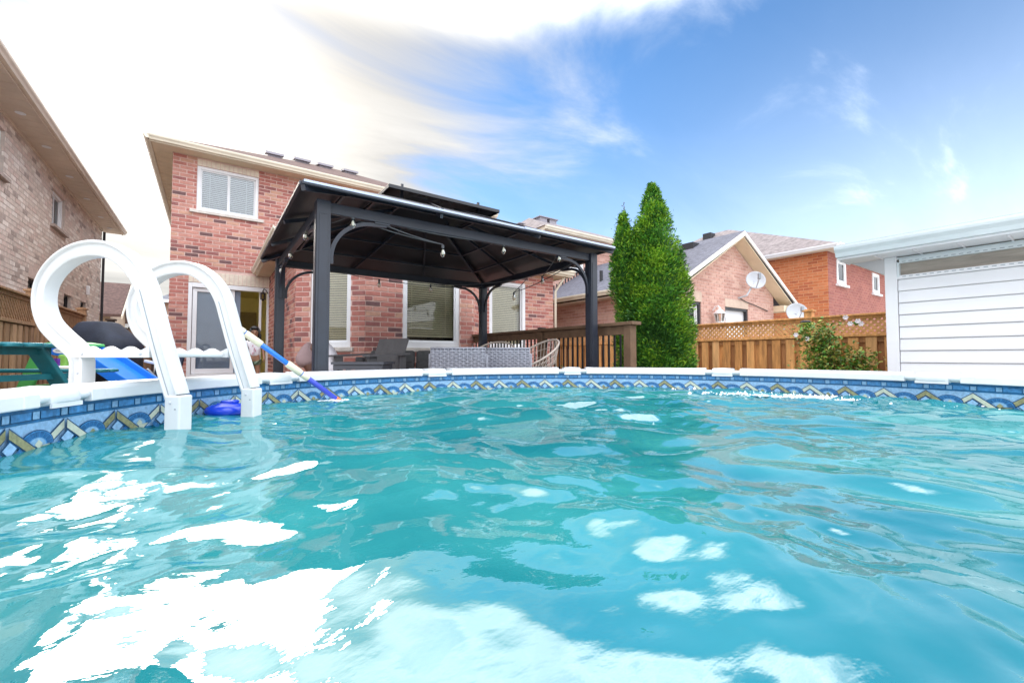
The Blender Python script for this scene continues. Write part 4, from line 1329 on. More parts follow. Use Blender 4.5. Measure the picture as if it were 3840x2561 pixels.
m = MB(); m.box(U1['x0'], U1['x1'], U1['y0'], U1['y1'], U1['z'], U1['z'] + .02); m.build('ridge_cap', 'gazebo_metal', gz)

# ---- string lights hung from the gazebo beams
st = thing('string_lights', 'string of clear bulbs hung along the gazebo beams', 'string lights', (2.58, 5.66, 2.7))
bulbs = [(.83, 7.0, 2.70), (.83, 6.136, 2.76), (.83, 5.074, 2.76), (1.10, 4.2, 2.72), (2.05, 4.2, 2.575), (2.85, 4.2, 2.72), (3.73, 4.2, 2.74), (4.36, 5.31, 2.66), (4.36, 6.10, 2.49), (3.22, 7.08, 2.655), (2.29, 7.08, 2.65)]
fix = [(1.30, 7.08, 2.70), (.83, 7.05, 2.74), None, None, (.83, 4.3, 2.78), (1.2, 4.2, 2.73), (2.50, 4.2, 2.75), None, (4.2, 4.2, 2.75), (4.36, 5.7, 2.69), (4.25, 7.0, 2.70), (2.75, 7.08, 2.69)]
path = []
for q, b in enumerate(bulbs):
    if fix[q]:
        path.append(fix[q])
    path.append(b)
path.append((1.75, 7.08, 2.69))
dense = []
for a, b in zip(path[:-1], path[1:]):
    a, b = Vector(a), Vector(b)
    for q in range(7):
        f_ = q / 7
        p = a.lerp(b, f_); p.z -= .09 * (a - b).length * f_ * (1 - f_) * 1.3
        dense.append(p)
dense.append(Vector(path[-1]))
m = MB(); m.tube(dense, .006, 6); m.build('cable', 'cable', st)
bm_s = MB().lathe([(.008, .0), (.016, -.005), (.017, -.035), (.014, -.045)], 10).mesh('socket', [MATS['cable']], smooth=True)
bm_b = MB().lathe([(.013, -.042), (.022, -.065), (.029, -.09), (.027, -.115), (.015, -.135), (.002, -.14)], 12).mesh('bulb', [MATS['bulb_clear']], smooth=True)
bm_f = MB().lathe([(.008, -.045), (.014, -.08), (.012, -.105), (.003, -.115)], 8).mesh('filament', [MATS['bulb_glass']], smooth=True)
for b in bulbs:
    o = bpy.data.objects.new('bulb', bm_b); COL.objects.link(o); o.parent = st; o.location = Vector(b) - Vector((2.58, 5.66, 2.7))
    for nm, mm in (('socket', bm_s), ('filament', bm_f)):
        c = bpy.data.objects.new(nm, mm); COL.objects.link(c); c.parent = o

# ================================================================== shed
sh = thing('shed', 'white vinyl-sided shed with grey-blue eave at the right edge', 'shed', (5.66, 1.25, 0))
SX, SY0, SY1 = 5.66, -1.6, 1.25
m = MB(); m.box(SX + .02, 8.0, SY0, SY1 + .06, 0, 2.372); m.build('wall', 'plywood', sh)
zt = 2.13
zs_ = [2.128 - .1195 * q for q in range(18)]
for z in zs_:
    if z < .1: break
    m = MB(); m.prism([(SX + .015, SY1 - .005, z), (SX - .002, SY1 - .005, z), (SX - .016, SY1 - .005, z - .110), (SX - .012, SY1 - .005, z - .116), (SX + .015, SY1 - .005, z - .116)], (0, SY0 - SY1, 0))
    m.build('siding_board', 'siding_white', sh)
m = MB(); m.box(SX - .022, SX + .02, SY0, SY1, 2.131, 2.168); m.build('nail_flange', 'siding_white', sh)
y = SY1 - .04
m = MB()
while y > SY0:
    m.box(SX - .0235, SX - .021, y - .028, y, 2.150, 2.157); y -= .05
m.build('nail_slots', 'seam', sh, kind='stuff')
m = MB(); m.box(SX - .02, SX + .02, SY0, SY1 - .02, 2.29, 2.33); m.build('j_channel', 'fascia_blue', sh)
y = SY1 - .04
m = MB()
while y > SY0:
    m.box(SX - .022, SX - .019, y - .028, y, 2.300, 2.307); y -= .05
m.build('channel_slots', 'seam', sh, kind='stuff')
m = MB(); m.box(SX - .03, SX + .08, SY1, SY1 + .095, 0, 2.36); m.build('corner_post', 'siding_white', sh, bevel=.004)
m = MB(); m.box(SX - .026, SX + .02, SY1 - .02, SY1 - .002, 2.15, 2.3); m.build('end_channel', 'fascia_blue', sh)
# eave: soffit panels, fascia gutter, roof
y = SY1 + .40
while y > SY0 - .3:
    m = MB(); m.box(5.37, SX + .019, y - .285, y, 2.361, 2.373); m.box(5.38, SX + .01, y - .012, y, 2.350, 2.3605); m.build('soffit_panel', 'siding_white', sh); y -= .29
m = MB(); m.box(SX - .01, SX + .019, SY0, SY1, 2.331, 2.350); m.build('soffit_channel', 'fascia_blue', sh)
gutter(sh, (5.37, SY1 + .41), (5.37, SY0 - .3), (-1, 0), 2.385, .115, .10, 'fascia_blue')
m = MB(); m.box(5.345, 5.369, SY0 - .3, SY1 + .405, 2.362, 2.384); m.build('drip_edge', 'siding_white', sh)
m = MB(); m.prism([(5.33, SY1 + .42, 2.503), (5.33, SY1 + .42, 2.515), (8.3, SY1 + .42, 2.86), (8.3, SY1 + .42, 2.84)], (0, SY0 - SY1 - .75, 0)); m.build('roof', 'shingle_grey', sh)
m = MB(); m.prism([(5.38, SY1 + .40, 2.38), (5.38, SY1 + .40, 2.50), (8.0, SY1 + .40, 2.80), (8.0, SY1 + .40, 2.38)], (0, .012, 0)); m.build('end_fascia', 'fascia_blue', sh)

# ================================================================== fences
def lattice(parent, F, a0, a1, z0, z1, mat_, step=.085, w=.034, dep=.0):
    m = MB()
    H = z1 - z0
    for s_, d in ((1, dep), (-1, dep + .009)):
        a = a0 - H
        while a < a1 + H:
            # strip from (a, z0) to (a + s*H, z1), cut to the panel
            p, q = [a, z0], [a + s_ * H, z1]
            def clip(pt, ot):
                if pt[0] < a0 or pt[0] > a1:
                    lim = a0 if pt[0] < a0 else a1
                    if (ot[0] - pt[0]) == 0: return None
                    f_ = (lim - pt[0]) / (ot[0] - pt[0])
                    if f_ < 0 or f_ > 1: return None
                    return [lim, pt[1] + (ot[1] - pt[1]) * f_]
                return pt
            p2, q2 = clip(p, q), clip(q, p)
            if p2 and q2 and abs(p2[1] - q2[1]) > .02:
                m.bar(F.P(p2[0], p2[1], d), F.P(q2[0], q2[1], d), .008, w, up=F.n.cross(F.P(q2[0], q2[1]) - F.P(p2[0], p2[1])))
            a += step
    return m.build('lattice', mat_, parent, kind='stuff')

def wood_fence(name, label, p0, p1, ztop, zlat, front, deep, lat, posts, rear_side=True, bw_=.13, pitch=.216, z0=.02, group=None, off=0.0):
    F = Face(p0, p1)
    Ln = (Vector(p1) - Vector(p0)).length
    f = thing(name, label, 'fence', (p0[0], p0[1], 0), group=group)
    a = off
    k = 0
    rnd = random.Random(3)
    while a < Ln - .05:
        b = min(a + bw_, Ln)
        m = MB(); F.slab(m, a, b, z0, zlat - .055 + rnd.uniform(-.004, .004), .018, .036 + rnd.uniform(-.003, .003)); m.build('board', rnd.choice([front, front, front + '_b', front + '_c']), f)
        b2 = min(a + pitch + .03, Ln)
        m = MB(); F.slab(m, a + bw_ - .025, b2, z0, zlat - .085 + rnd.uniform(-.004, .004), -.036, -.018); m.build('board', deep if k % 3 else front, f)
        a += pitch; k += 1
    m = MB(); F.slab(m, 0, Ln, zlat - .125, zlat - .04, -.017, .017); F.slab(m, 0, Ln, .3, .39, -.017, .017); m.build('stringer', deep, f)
    m = MB(); F.slab(m, 0, Ln, zlat - .042, zlat, -.045, .055); m.build('mid_rail', front, f, bevel=.004)
    m = MB(); F.slab(m, 0, Ln, ztop - .028, ztop, -.07, .07); m.build('cap_rail', front, f, bevel=.004)
    m = MB(); F.slab(m, 0, Ln, ztop - .075, ztop - .029, -.02, .03); m.build('top_rail', front, f)
    ps = sorted(posts)
    for i_p, pa in enumerate(ps):
        m = MB(); F.slab(m, pa - .055, pa + .055, 0, ztop + .09, -.06, .06)
        po = m.build('post', front, f)
        m = MB(); F.slab(m, pa - .075, pa + .075, ztop + .09, ztop + .115, -.08, .08); m.prism([F.P(pa - .05, ztop + .115, -.05), F.P(pa + .05, ztop + .115, -.05), F.P(pa + .05, ztop + .115, .05), F.P(pa - .05, ztop + .115, .05)], (0, 0, .015)); m.build('post_cap', front, po)
    ed = [0] + ps + [Ln]
    for i_p in range(len(ed) - 1):
        if ed[i_p + 1] - ed[i_p] > .2:
            lattice(f, F, ed[i_p] + .06, ed[i_p + 1] - .06, zlat, ztop - .06, lat)
    return f
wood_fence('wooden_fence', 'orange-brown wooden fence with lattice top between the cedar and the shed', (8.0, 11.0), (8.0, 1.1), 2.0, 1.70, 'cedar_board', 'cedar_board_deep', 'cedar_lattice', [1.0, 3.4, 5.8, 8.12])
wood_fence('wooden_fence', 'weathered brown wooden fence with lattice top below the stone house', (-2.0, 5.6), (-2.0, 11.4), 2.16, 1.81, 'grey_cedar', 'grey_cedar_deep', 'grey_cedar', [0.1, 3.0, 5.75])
# dark gate fence across the gap between the houses
df = thing('wooden_gate', 'dark wooden gate with square post caps closing the gap between the houses', 'gate', (-1.9, 13.6, 0))
for q in range(8):
    m = MB(); m.box(-2.9 + q * .26, -2.9 + q * .26 + .24, 13.6, 13.63, 0, 2.05 + .02 * (q % 2)); m.build('board', 'dark_fence', df)
for q in (-2.95, -1.9, -.95):
    m = MB(); m.box(q - .06, q + .06, 13.55, 13.68, 0, 2.2); m.box(q - .09, q + .09, 13.52, 13.71, 2.2, 2.24); m.build('post', 'dark_fence', df)
m = MB(); m.box(-2.9, -.85, 13.5, 13.59, 1.96, 2.03); m.build('top_rail', 'dark_fence', df)
m = MB(); m.box(-1.35, -.98, 11.5, 11.56, .85, 1.9); bp2 = m.build('storage_panel', 'grey_cedar_deep'); tag(bp2, 'brown wooden panel standing behind the covered barbecue', 'panel')

# ================================================================== deck railing
rl = thing('deck_railing', 'brown wooden deck railing with black balusters right of the gazebo', 'railing', (4.6, 3.75, DECK))
RX = 4.6
for yq in (3.76, 5.62, 7.5):
    m = MB(); m.box(RX - .06, RX + .06, yq - .06, yq + .06, DECK - .3, 1.775); pq = m.build('post', 'deck_brown', rl, bevel=.006)
    if yq > 4:
        m = MB(); m.box(RX - .055, RX + .055, yq - .055, yq + .055, 1.823, 1.85); m.build('post_cap', 'black_iron', pq, bevel=.01)
m = MB(); m.box(RX - .09, RX + .09, 3.64, 8.7, 1.777, 1.822); m.build('cap_rail', 'deck_brown', rl, bevel=.006)
for y0, y1 in ((3.83, 5.55), (5.69, 7.43), (7.57, 8.7)):
    m = MB(); m.box(RX - .025, RX + .025, y0, y1, 1.655, 1.775); m.build('rail', 'deck_brown', rl, bevel=.004)
    m = MB(); m.box(RX - .025, RX + .025, y0, y1, .93, 1.01); m.build('rail', 'deck_brown', rl, bevel=.004)
bal = MB().box(-.011, .011, -.011, .011, 1.0 - DECK, 1.66 - DECK).mesh('baluster', [MATS['black_iron']])
tw = MB()
for q in range(24):
    a = q * .6
    tw.add([(.013 * math.cos(a + c * math.pi / 2), .013 * math.sin(a + c * math.pi / 2), .35 + q * .012) for c in range(4)], [(0, 1, 2, 3)])
fs = [(q * 4 + c, q * 4 + (c + 1) % 4, (q + 1) * 4 + (c + 1) % 4, (q + 1) * 4 + c) for q in range(23) for c in range(4)]
tw.f += fs; tw.m += [0] * len(fs)
tw.box(-.011, .011, -.011, .011, 1.0 - DECK, .35); tw.box(-.011, .011, -.011, .011, .626, 1.66 - DECK)
twm = tw.mesh('baluster', [MATS['black_iron']])
y = 3.92
k = 0
while y < 8.65:
    if min(abs(y - q) for q in (5.62, 7.5)) > .07:
        o = bpy.data.objects.new('baluster', twm if 4.9 < y < 6.2 else bal); COL.objects.link(o); o.parent = rl; o.location = (0, y - 3.75, 0)
    y += .105; k += 1

# ================================================================== pool ladder
ACR, OUTW = Vector((.701, .714, 0)), Vector((-.714, .701, 0))
W1_, W2_ = Vector((-.115, 2.65, 0)), Vector((.214, 2.985, 0))
ld = thing('pool_ladder', 'white resin pool ladder with looped handrails over the left rail', 'ladder', (-.3, 3.05, 0))
cl = [(.58, .30), (.58, 1.10), (.580, 1.30), (.588, 1.345), (.615, 1.385), (.704, 1.449), (.785, 1.518), (.826, 1.594), (.836, 1.662), (.822, 1.735), (.772, 1.807), (.688, 1.867), (.589, 1.899), (.49, 1.903), (.401, 1.884), (.314, 1.833), (.247, 1.766), (.204, 1.692), (.171, 1.597), (.100, 1.388), (.012, 1.158)]
def catmull(pts, n=6):
    out = []
    P = [pts[0]] + pts + [pts[-1]]
    for i in range(1, len(P) - 2):
        for q in range(n):
            t = q / n
            out.append(tuple(.5 * ((2 * P[i][c]) + (-P[i - 1][c] + P[i + 1][c]) * t + (2 * P[i - 1][c] - 5 * P[i][c] + 4 * P[i + 1][c] - P[i + 2][c]) * t * t + (-P[i - 1][c] + 3 * P[i][c] - 3 * P[i + 1][c] + P[i + 2][c]) * t ** 3) for c in (0, 1)))
    out.append(pts[-1])
    return out
clc = catmull(cl, 5)
h, t_ = .040, .031
prof = [(-h, -t_), (-h, t_), (-h + .010, t_ + .004), (-h + .016, t_), (-h + .018, t_ - .010), (h - .018, t_ - .010), (h - .016, t_), (h - .010, t_ + .004), (h, t_), (h, -t_), (h - .010, -t_ - .004), (h - .016, -t_), (h - .018, -t_ + .010), (-h + .018, -t_ + .010), (-h + .016, -t_), (-h + .010, -t_ - .004)]
for Wb, nm in ((W1_, 'near'), (W2_, 'far')):
    def LP(u, z, s_=0.0):
        q = Wb + OUTW * u + ACR * s_
        return Vector((q.x, q.y, z))
    m = MB(); m.sweep([LP(u, z) for u, z in clc], prof, ACR)
    fr_ = m.build('side_frame', 'ladder_resin', ld, smooth=True, bevel=.003)
    md = fr_.modifiers[-1]; md.angle_limit = R(50)
    fr_.modifiers.new('es', 'EDGE_SPLIT').split_angle = R(50)
    # dark joint line along the channel of the inner leg
    m = MB()
    for s_ in (-1, 1):
        m.sweep([LP(u, z) for u, z in clc[85:]], [(-.0235, s_ * .0205), (-.0205, s_ * .0205), (-.0205, s_ * .024), (-.0235, s_ * .024)], ACR)
    m.build('joint_line', 'seam', fr_)
    # foot sleeve running down into the water
    m = MB()
    z0, z1 = .12, 1.165
    for s0, s1, u0, u1, za, zb in ((-.036, .036, -.043, .043, z0, z1),):
        m.prism([LP(u0 + .004, za, s0), LP(u1 + .004, za, s0), LP(u1 + .004, za, s1), LP(u0 + .004, za, s1)], (0, 0, zb - za))
    m.build('foot_sleeve', 'ladder_resin', fr_, bevel=.008)
    m = MB(); m.obox(LP(.004, 1.10, -.037) + OUTW * -.02, OUTW * .008, ACR * .002, Vector((0, 0, .006))); m.build('moulding_mark', 'seam', fr_)
    for u, z in ((.535, 1.366), (.19, 1.366), (.58, 1.27), (.012, 1.13)):
        m = MB(); m.lathe([(.0065, 0), (.0065, .002), (.005, .004), (.001, .0042)], 10, LP(u, z, -.0372 if u > .1 and z > 1.3 else -.0365 if u < .1 else -.0212), axis=-ACR); m.build('screw', 'dish_grey', fr_)
    # scalloped side of the platform
    top, bot = [], []
    for q in range(49):
        f_ = q / 48
        u = .60 - .46 * f_
        zt_ = 1.396 - .0 + .0095 * math.cos(f_ * math.pi * 8) - .004 * f_ + (.04 * (1 - f_ / .09) ** 2 if f_ < .09 else 0)
        top.append((u, zt_)); bot.append((u, 1.348))
    m = MB(); poly = [LP(u, z, -.036) for u, z in top] + [LP(u, z, -.036) for u, z in bot[::-1]]
    m.prism(poly, ACR * .016)
    m.prism([LP(.60, 1.35, -.019), LP(.14, 1.35, -.019), LP(.14, 1.383, -.019), LP(.60, 1.383, -.019)], ACR * .055)
    m.build('platform_side', 'ladder_resin', fr_)
mid = (W1_ + W2_) / 2
m = MB(); c = mid + OUTW * .36; m.obox((c.x, c.y, 1.362), OUTW * .40, ACR * .38, (0, 0, .022)); m.build('platform', 'ladder_resin', ld, bevel=.006)
for q, zz in enumerate((.93, .70, .47, .24)):
    m = MB(); c = mid - OUTW * .0; m.obox((c.x, c.y, zz), OUTW * .13, ACR * .40, (0, 0, .03)); m.build('tread', 'ladder_resin', ld, bevel=.008)
for q, zz in enumerate((1.05, .75, .45)):
    m = MB(); c = mid + OUTW * .585; m.obox((c.x, c.y, zz), OUTW * .10, ACR * .40, (0, 0, .03)); m.build('tread', 'ladder_resin', ld, bevel=.008)

# ================================================================== pool pole, float
pl = thing('vacuum_pole', 'blue telescopic pool pole with cream grips slanting into the water', 'pool pole', (.849, 3.69, 1.0))
A_, B_ = Vector((.178, 3.55, 1.54)), Vector((.849, 3.69, 1.012))
d_ = (B_ - A_)
def seg(name, f0, f1, r0, r1, mm, n=14, ext=0.0):
    m = MB(); p, q = A_ + d_ * f0, A_ + d_ * f1
    e = d_.normalized() * .006
    m.tube([p, p + e, p.lerp(q, .5), q - e, q], [r0 * .86, r0, (r0 + r1) / 2, r1, r1 * .86], n)
    return m.build(name, mm, pl, smooth=True)
seg('end_cap', -.02, .03, .022, .024, 'cream_plastic')
seg('band', .030, .038, .0205, .0205, 'pole_blue')
seg('grip', .038, .19, .024, .026, 'cream_plastic')
seg('tube', .18, .46, .0185, .0185, 'pole_blue')
seg('grip', .45, .60, .026, .026, 'cream_plastic')
seg('band', .60, .608, .0225, .0225, 'pole_blue')
seg('grip', .608, .68, .0245, .023, 'cream_plastic')
seg('tube', .675, 1.02, .0205, .0195, 'pole_violet')
m = MB(); p = B_ + d_.normalized() * .0; m.tube([p, p + d_.normalized() * .03, p + d_.normalized() * .06], [.021, .026, .02], 12); m.build('ferrule', 'orange_toy', pl, smooth=True)
m = MB(); p = B_ + d_.normalized() * .05; q = p + Vector((d_.x, d_.y, d_.z)).normalized() * .9; m.tube([p, q], .016, 10); m.build('lower_tube', 'pole_violet', pl)
m = MB(); m.obox(q, (.35, .05, 0), (-.02, .12, 0), (0, 0, .03)); m.build('vacuum_head', 'pole_blue', pl)

fl_ = thing('chemical_float', 'round blue floating dispenser between the ladder legs', 'pool float', (.10, 3.20, WATER))
m = MB(); m.lathe([(.02, -.12), (.05, -.12), (.05, -.02), (.085, -.015), (.115, .005), (.122, .022), (.115, .042), (.09, .056), (.06, .062), (.055, .068), (.02, .07)], 28, (.10, 3.20, WATER)); m.build('body', 'float_blue', fl_, smooth=True)
m = MB(); m.lathe([(.05, .066), (.052, .075), (.045, .082), (.012, .084)], 20, (.11, 3.20, WATER)); m.build('lid', 'float_blue', fl_, smooth=True)

# ================================================================== plants
def leaf_obj(name, P, Dir, Up, ln, wd, mi, slots, parent, off, kind=None, fold=.25):
    """one diamond leaf (two triangles folded along the rib) for each row of P"""
    n = len(P)
    Dir = Dir / np.linalg.norm(Dir, axis=1, keepdims=True)
    Sd = np.cross(Dir, Up); Sd /= (np.linalg.norm(Sd, axis=1, keepdims=True) + 1e-9)
    Nm = np.cross(Sd, Dir)
    ln = ln[:, None]; wd = wd[:, None]
    v = np.empty((n, 4, 3))
    v[:, 0] = P
    v[:, 1] = P + Dir * ln * .5 + Sd * wd * .5 + Nm * wd * fold
    v[:, 2] = P + Dir * ln
    v[:, 3] = P + Dir * ln * .5 - Sd * wd * .5 + Nm * wd * fold
    v -= np.array(off)
    b = np.arange(n) * 4
    tri = np.stack([b, b + 1, b + 2, b, b + 2, b + 3], 1).reshape(-1, 3)
    me = bpy.data.meshes.new(name)
    me.vertices.add(n * 4); me.vertices.foreach_set('co', v.ravel())
    me.loops.add(n * 6); me.loops.foreach_set('vertex_index', tri.ravel().astype(np.int32))
    me.polygons.add(n * 2)
    me.polygons.foreach_set('loop_start', (np.arange(n * 2) * 3).astype(np.int32))
    me.polygons.foreach_set('loop_total', np.full(n * 2, 3, np.int32))
    for s_ in slots: me.materials.append(MATS[s_])
    me.polygons.foreach_set('material_index', np.repeat(mi, 2).astype(np.int32))
    me.update(calc_edges=True)
    o = bpy.data.objects.new(name, me); COL.objects.link(o); o.parent = parent
    if kind: o['kind'] = kind
    return o

def cedar(root, cx, cy, prof, count, off, name='crown'):
    zs = np.array([p[0] for p in prof]); rs = np.array([p[1] for p in prof])
    # clumps: overlapping upright tufts over the surface
    nc = 420
    z = RNG.uniform(zs[0], zs[-1], nc * 4)
    keep = RNG.uniform(0, 1, nc * 4) < np.interp(z, zs, rs) / rs.max() + .08
    z = z[keep][:nc]; nc = len(z)
    th = RNG.uniform(0, 2 * np.pi, nc)
    r = np.interp(z, zs, rs)
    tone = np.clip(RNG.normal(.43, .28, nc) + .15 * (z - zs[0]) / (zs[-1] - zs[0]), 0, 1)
    per = count // nc
    cr = .10 + .05 * RNG.uniform(0, 1, nc)
    P, Dv, T = [], [], []
    for i in range(nc):
        k = per
        o = np.stack([np.cos(th[i]) * np.ones(k), np.sin(th[i]) * np.ones(k), np.zeros(k)], 1)
        tang = np.array([-math.sin(th[i]), math.cos(th[i]), 0])
        a = RNG.normal(0, 1, k) * cr[i] * .75
        b = RNG.normal(0, 1, k) * cr[i] * 1.0
        dep = RNG.uniform(-.16, .05, k) * min(1, r[i] * 3) - (a ** 2 + b ** 2) * 1.6
        zi = np.minimum(z[i] + b, zs[-1] - RNG.uniform(0, .16, k))
        rr_ = np.maximum(np.interp(zi, zs, rs) * (1 + .05 * math.sin(5 * th[i] + 3 * z[i])) + dep, .0)
        p = o * rr_[:, None] + tang[None] * a[:, None] * min(1, r[i] * 3 + .2)
        p[:, 2] = zi
        p[:, 0] += cx; p[:, 1] += cy
        d = o * RNG.uniform(.5, 1.1, k)[:, None] + tang[None] * RNG.normal(0, .75, k)[:, None]
        d[:, 2] += RNG.uniform(-.1, 1.1, k)
        P.append(p); Dv.append(d); T.append(np.full(k, tone[i]) + RNG.normal(0, .08, k) + .16 * b / cr[i])   # leaves higher in each tuft are lighter
    P = np.concatenate(P); Dv = np.concatenate(Dv); T = np.concatenate(T)
    n = len(P)
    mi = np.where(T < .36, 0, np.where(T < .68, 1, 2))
    up = np.stack([RNG.normal(0, .5, n), RNG.normal(0, .5, n), np.ones(n)], 1)
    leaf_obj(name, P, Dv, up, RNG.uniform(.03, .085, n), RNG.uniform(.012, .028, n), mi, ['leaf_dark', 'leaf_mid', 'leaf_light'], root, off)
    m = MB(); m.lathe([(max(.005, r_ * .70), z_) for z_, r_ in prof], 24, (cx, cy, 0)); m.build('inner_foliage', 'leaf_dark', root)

ct = thing('cedar_tree', 'tall dense green columnar cedar between the deck railing and the fence', 'tree', (5.92, 4.39, 0))
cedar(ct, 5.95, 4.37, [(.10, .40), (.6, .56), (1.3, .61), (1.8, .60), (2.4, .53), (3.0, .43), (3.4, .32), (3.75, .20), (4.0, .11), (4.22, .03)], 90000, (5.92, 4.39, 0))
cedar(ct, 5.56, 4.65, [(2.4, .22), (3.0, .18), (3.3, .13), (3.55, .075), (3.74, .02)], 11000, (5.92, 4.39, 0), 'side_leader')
m = MB(); m.tube([(5.95, 4.37, 0), (5.95, 4.37, 1.5), (5.95, 4.37, 4.1)], [.09, .06, .01], 8); m.build('trunk', 'bark', ct)
tw_ = MB()
for bx, by, bz, hh in ((5.56, 4.65, 3.66, .26), (5.93, 4.38, 4.1, .16), (5.90, 4.40, 4.08, .11), (6.02, 4.33, 4.0, .13), (6.30, 4.15, 3.2, .14)):
    tw_.tube([(bx, by, bz), (bx + .01, by - .01, bz + hh * .6), (bx, by, bz + hh)], [.006, .004, .002], 5)
    for q in range(7):
        f_ = .3 + .1 * q; a = q * 2.1
        tw_.tube([(bx, by, bz + hh * f_), (bx + .03 * math.cos(a), by + .03 * math.sin(a), bz + hh * f_ + .025)], [.003, .006], 4)
tw_.build('twigs', 'bark', ct)

def shrub(name, label, c, rx, ry, zr, count, slots, probs, sz, stems=9, flowers=(), lean=(0, 0), group=None, cat='shrub'):
    t = thing(name, label, cat, c, group=group)
    tip = []
    m = MB()
    rnd = random.Random(int(c[0] * 100) + count)
    for q in range(stems):
        a = rnd.uniform(0, 6.28); f_ = rnd.uniform(.3, 1)
        e = (c[0] + rx * f_ * math.cos(a) + lean[0] * f_, c[1] + ry * f_ * math.sin(a) + lean[1] * f_, c[2] + zr * rnd.uniform(.6, 1))
        md = (c[0] + (e[0] - c[0]) * .35, c[1] + (e[1] - c[1]) * .35, c[2] + (e[2] - c[2]) * .6)
        m.tube([c, md, e], [.012, .008, .003], 5)
        tip.append((c, md, e))
    m.build('stem', 'bark', t)
    P = []
    for q in range(count):
        b = rnd.choice(tip); f_ = rnd.random() ** .6
        if f_ < .5:
            p = Vector(b[0]).lerp(Vector(b[1]), f_ * 2)
        else:
            p = Vector(b[1]).lerp(Vector(b[2]), f_ * 2 - 1)
        P.append((p.x + rnd.gauss(0, rx * .22), p.y + rnd.gauss(0, ry * .22), p.z + rnd.gauss(0, .05)))
    P = np.array(P); n = len(P)
    D_ = np.stack([RNG.normal(0, 1, n), RNG.normal(0, 1, n), RNG.normal(.2, .6, n)], 1)
    up = np.stack([RNG.normal(0, .4, n), RNG.normal(0, .4, n), np.ones(n)], 1)
    s0, s1 = sz
    leaf_obj('foliage', P, D_, up, RNG.uniform(s0, s1, n), RNG.uniform(s0, s1, n) * .6, RNG.choice(len(slots), n, p=probs), slots, t, c)
    for fx, fy, fz in flowers:
        f = MB()
        for q in range(6):
            a = q * math.pi / 3
            d1, d2 = Vector((-.55, .1, .0)), Vector((.0, math.cos(a), math.sin(a))) * .035
            d3 = Vector((.0, -math.sin(a), math.cos(a))) * .016
            o = Vector((fx, fy, fz))
            f.add([o, o + d2 * .6 + d3 + Vector((-.012, 0, 0)), o + d2 * 1.1 + Vector((-.006, 0, 0)), o + d2 * .6 - d3 + Vector((-.012, 0, 0))], [(0, 1, 2, 3)])
        f.build('flower', 'petal', t)
    return t
shrub('flowering_shrub', 'sprawling green and yellow shrub with white flowers against the wooden fence', (7.35, 2.35, 0.0), .36, .50, 1.92, 5200, ['leaf_shrub', 'leaf_mid', 'leaf_yellow'], [.40, .20, .40], (.04, .085), 16,
      flowers=[(7.2, 2.15, 1.90), (7.22, 2.02, 1.84), (7.2, 1.98, 1.80), (7.2, 2.62, 1.62), (7.15, 2.75, 1.68), (7.2, 2.1, 1.81)])
shrub('low_shrub', 'low bright green bush glimpsed behind the railing balusters', (5.6, 5.9, 0), .35, .35, 1.35, 700, ['leaf_shrub', 'leaf_yellow'], [.7, .3], (.04, .08), 8)
shrub('leafy_tree', 'small yellow-green tree below the far gabled house', (-3.5, 32, 0), 1.0, 1.0, 3.3, 1600, ['leaf_light', 'leaf_yellow'], [.5, .5], (.12, .26), 10, cat='tree')

# ================================================================== patio furniture
# wicker chairs seen from behind
FWD, RGT = Vector((.578, .816, 0)), Vector((.816, -.578, 0))
def wicker_chair(loc, rotz, w, label):
    t = thing('wicker_chair', label, 'chair', loc, rotz, 'grey wicker chairs')
    W2 = w / 2
    # local: x across, -y is the back facing the pool
    m = MB(); m.box(-W2, W2, -.02, .0, .28, .60); bk = m.build('backrest', 'wicker_gap', t, world=False)
    wv = MB()
    z = .285
    r_ = 0
    while z < .60:
        pts = []
        for q in range(61):
            x = -W2 + w * q / 60
            pts.append((x, -.028 - .010 * math.sin(q * .75 + r_ * math.pi), z))
        wv.sweep([Vector(p) for p in pts], [(-.0022, -.0085), (-.0022, .0085), (.0022, .0085), (.0022, -.0085)], Vector((0, 0, 1)))
        z += .0225; r_ += 1
    x = -W2 + .03
    while x < W2:
        wv.box(x - .004, x + .004, -.032, -.024, .285, .60); x += .046
    wv.build('weave', 'wicker', bk, world=False, kind='stuff')
    m = MB(); m.tube([(-W2, -.02, .27), (-W2, -.02, .61), (W2, -.02, .61), (W2, -.02, .27)], .012, 8); m.build('back_rim', 'wicker', t, world=False, smooth=True)
    m = MB(); m.box(-W2, W2, .0, .55, .26, .36); m.build('seat', 'wicker', t, world=False)
    m = MB(); m.box(-W2 + .05, W2 - .05, .02, .54, .36, .44); m.build('cushion', 'cushion_dark', t, world=False, bevel=.03)
    for s_ in (-1, 1):
        m = MB(); m.box(s_ * W2 - .03, s_ * W2 + .03, .0, .55, .36, .54); m.build('armrest', 'wicker', t, world=False, bevel=.01)
        for yy in (.03, .52):
            m = MB(); m.box(s_ * (W2 - .04) - .02, s_ * (W2 - .04) + .02, yy - .02, yy + .02, 0, .26); m.build('leg', 'wicker', t, world=False)
    return t
AZ_ = math.atan2(FWD.y, FWD.x) - math.pi / 2
wicker_chair((2.47, 4.62, DECK), AZ_ + .02, .66, 'left of the two grey wicker chair backs above the pool rail')
wicker_chair((3.07, 4.42, DECK), AZ_ - .04, .54, 'right of the two grey wicker chair backs, beside the hoop chair')

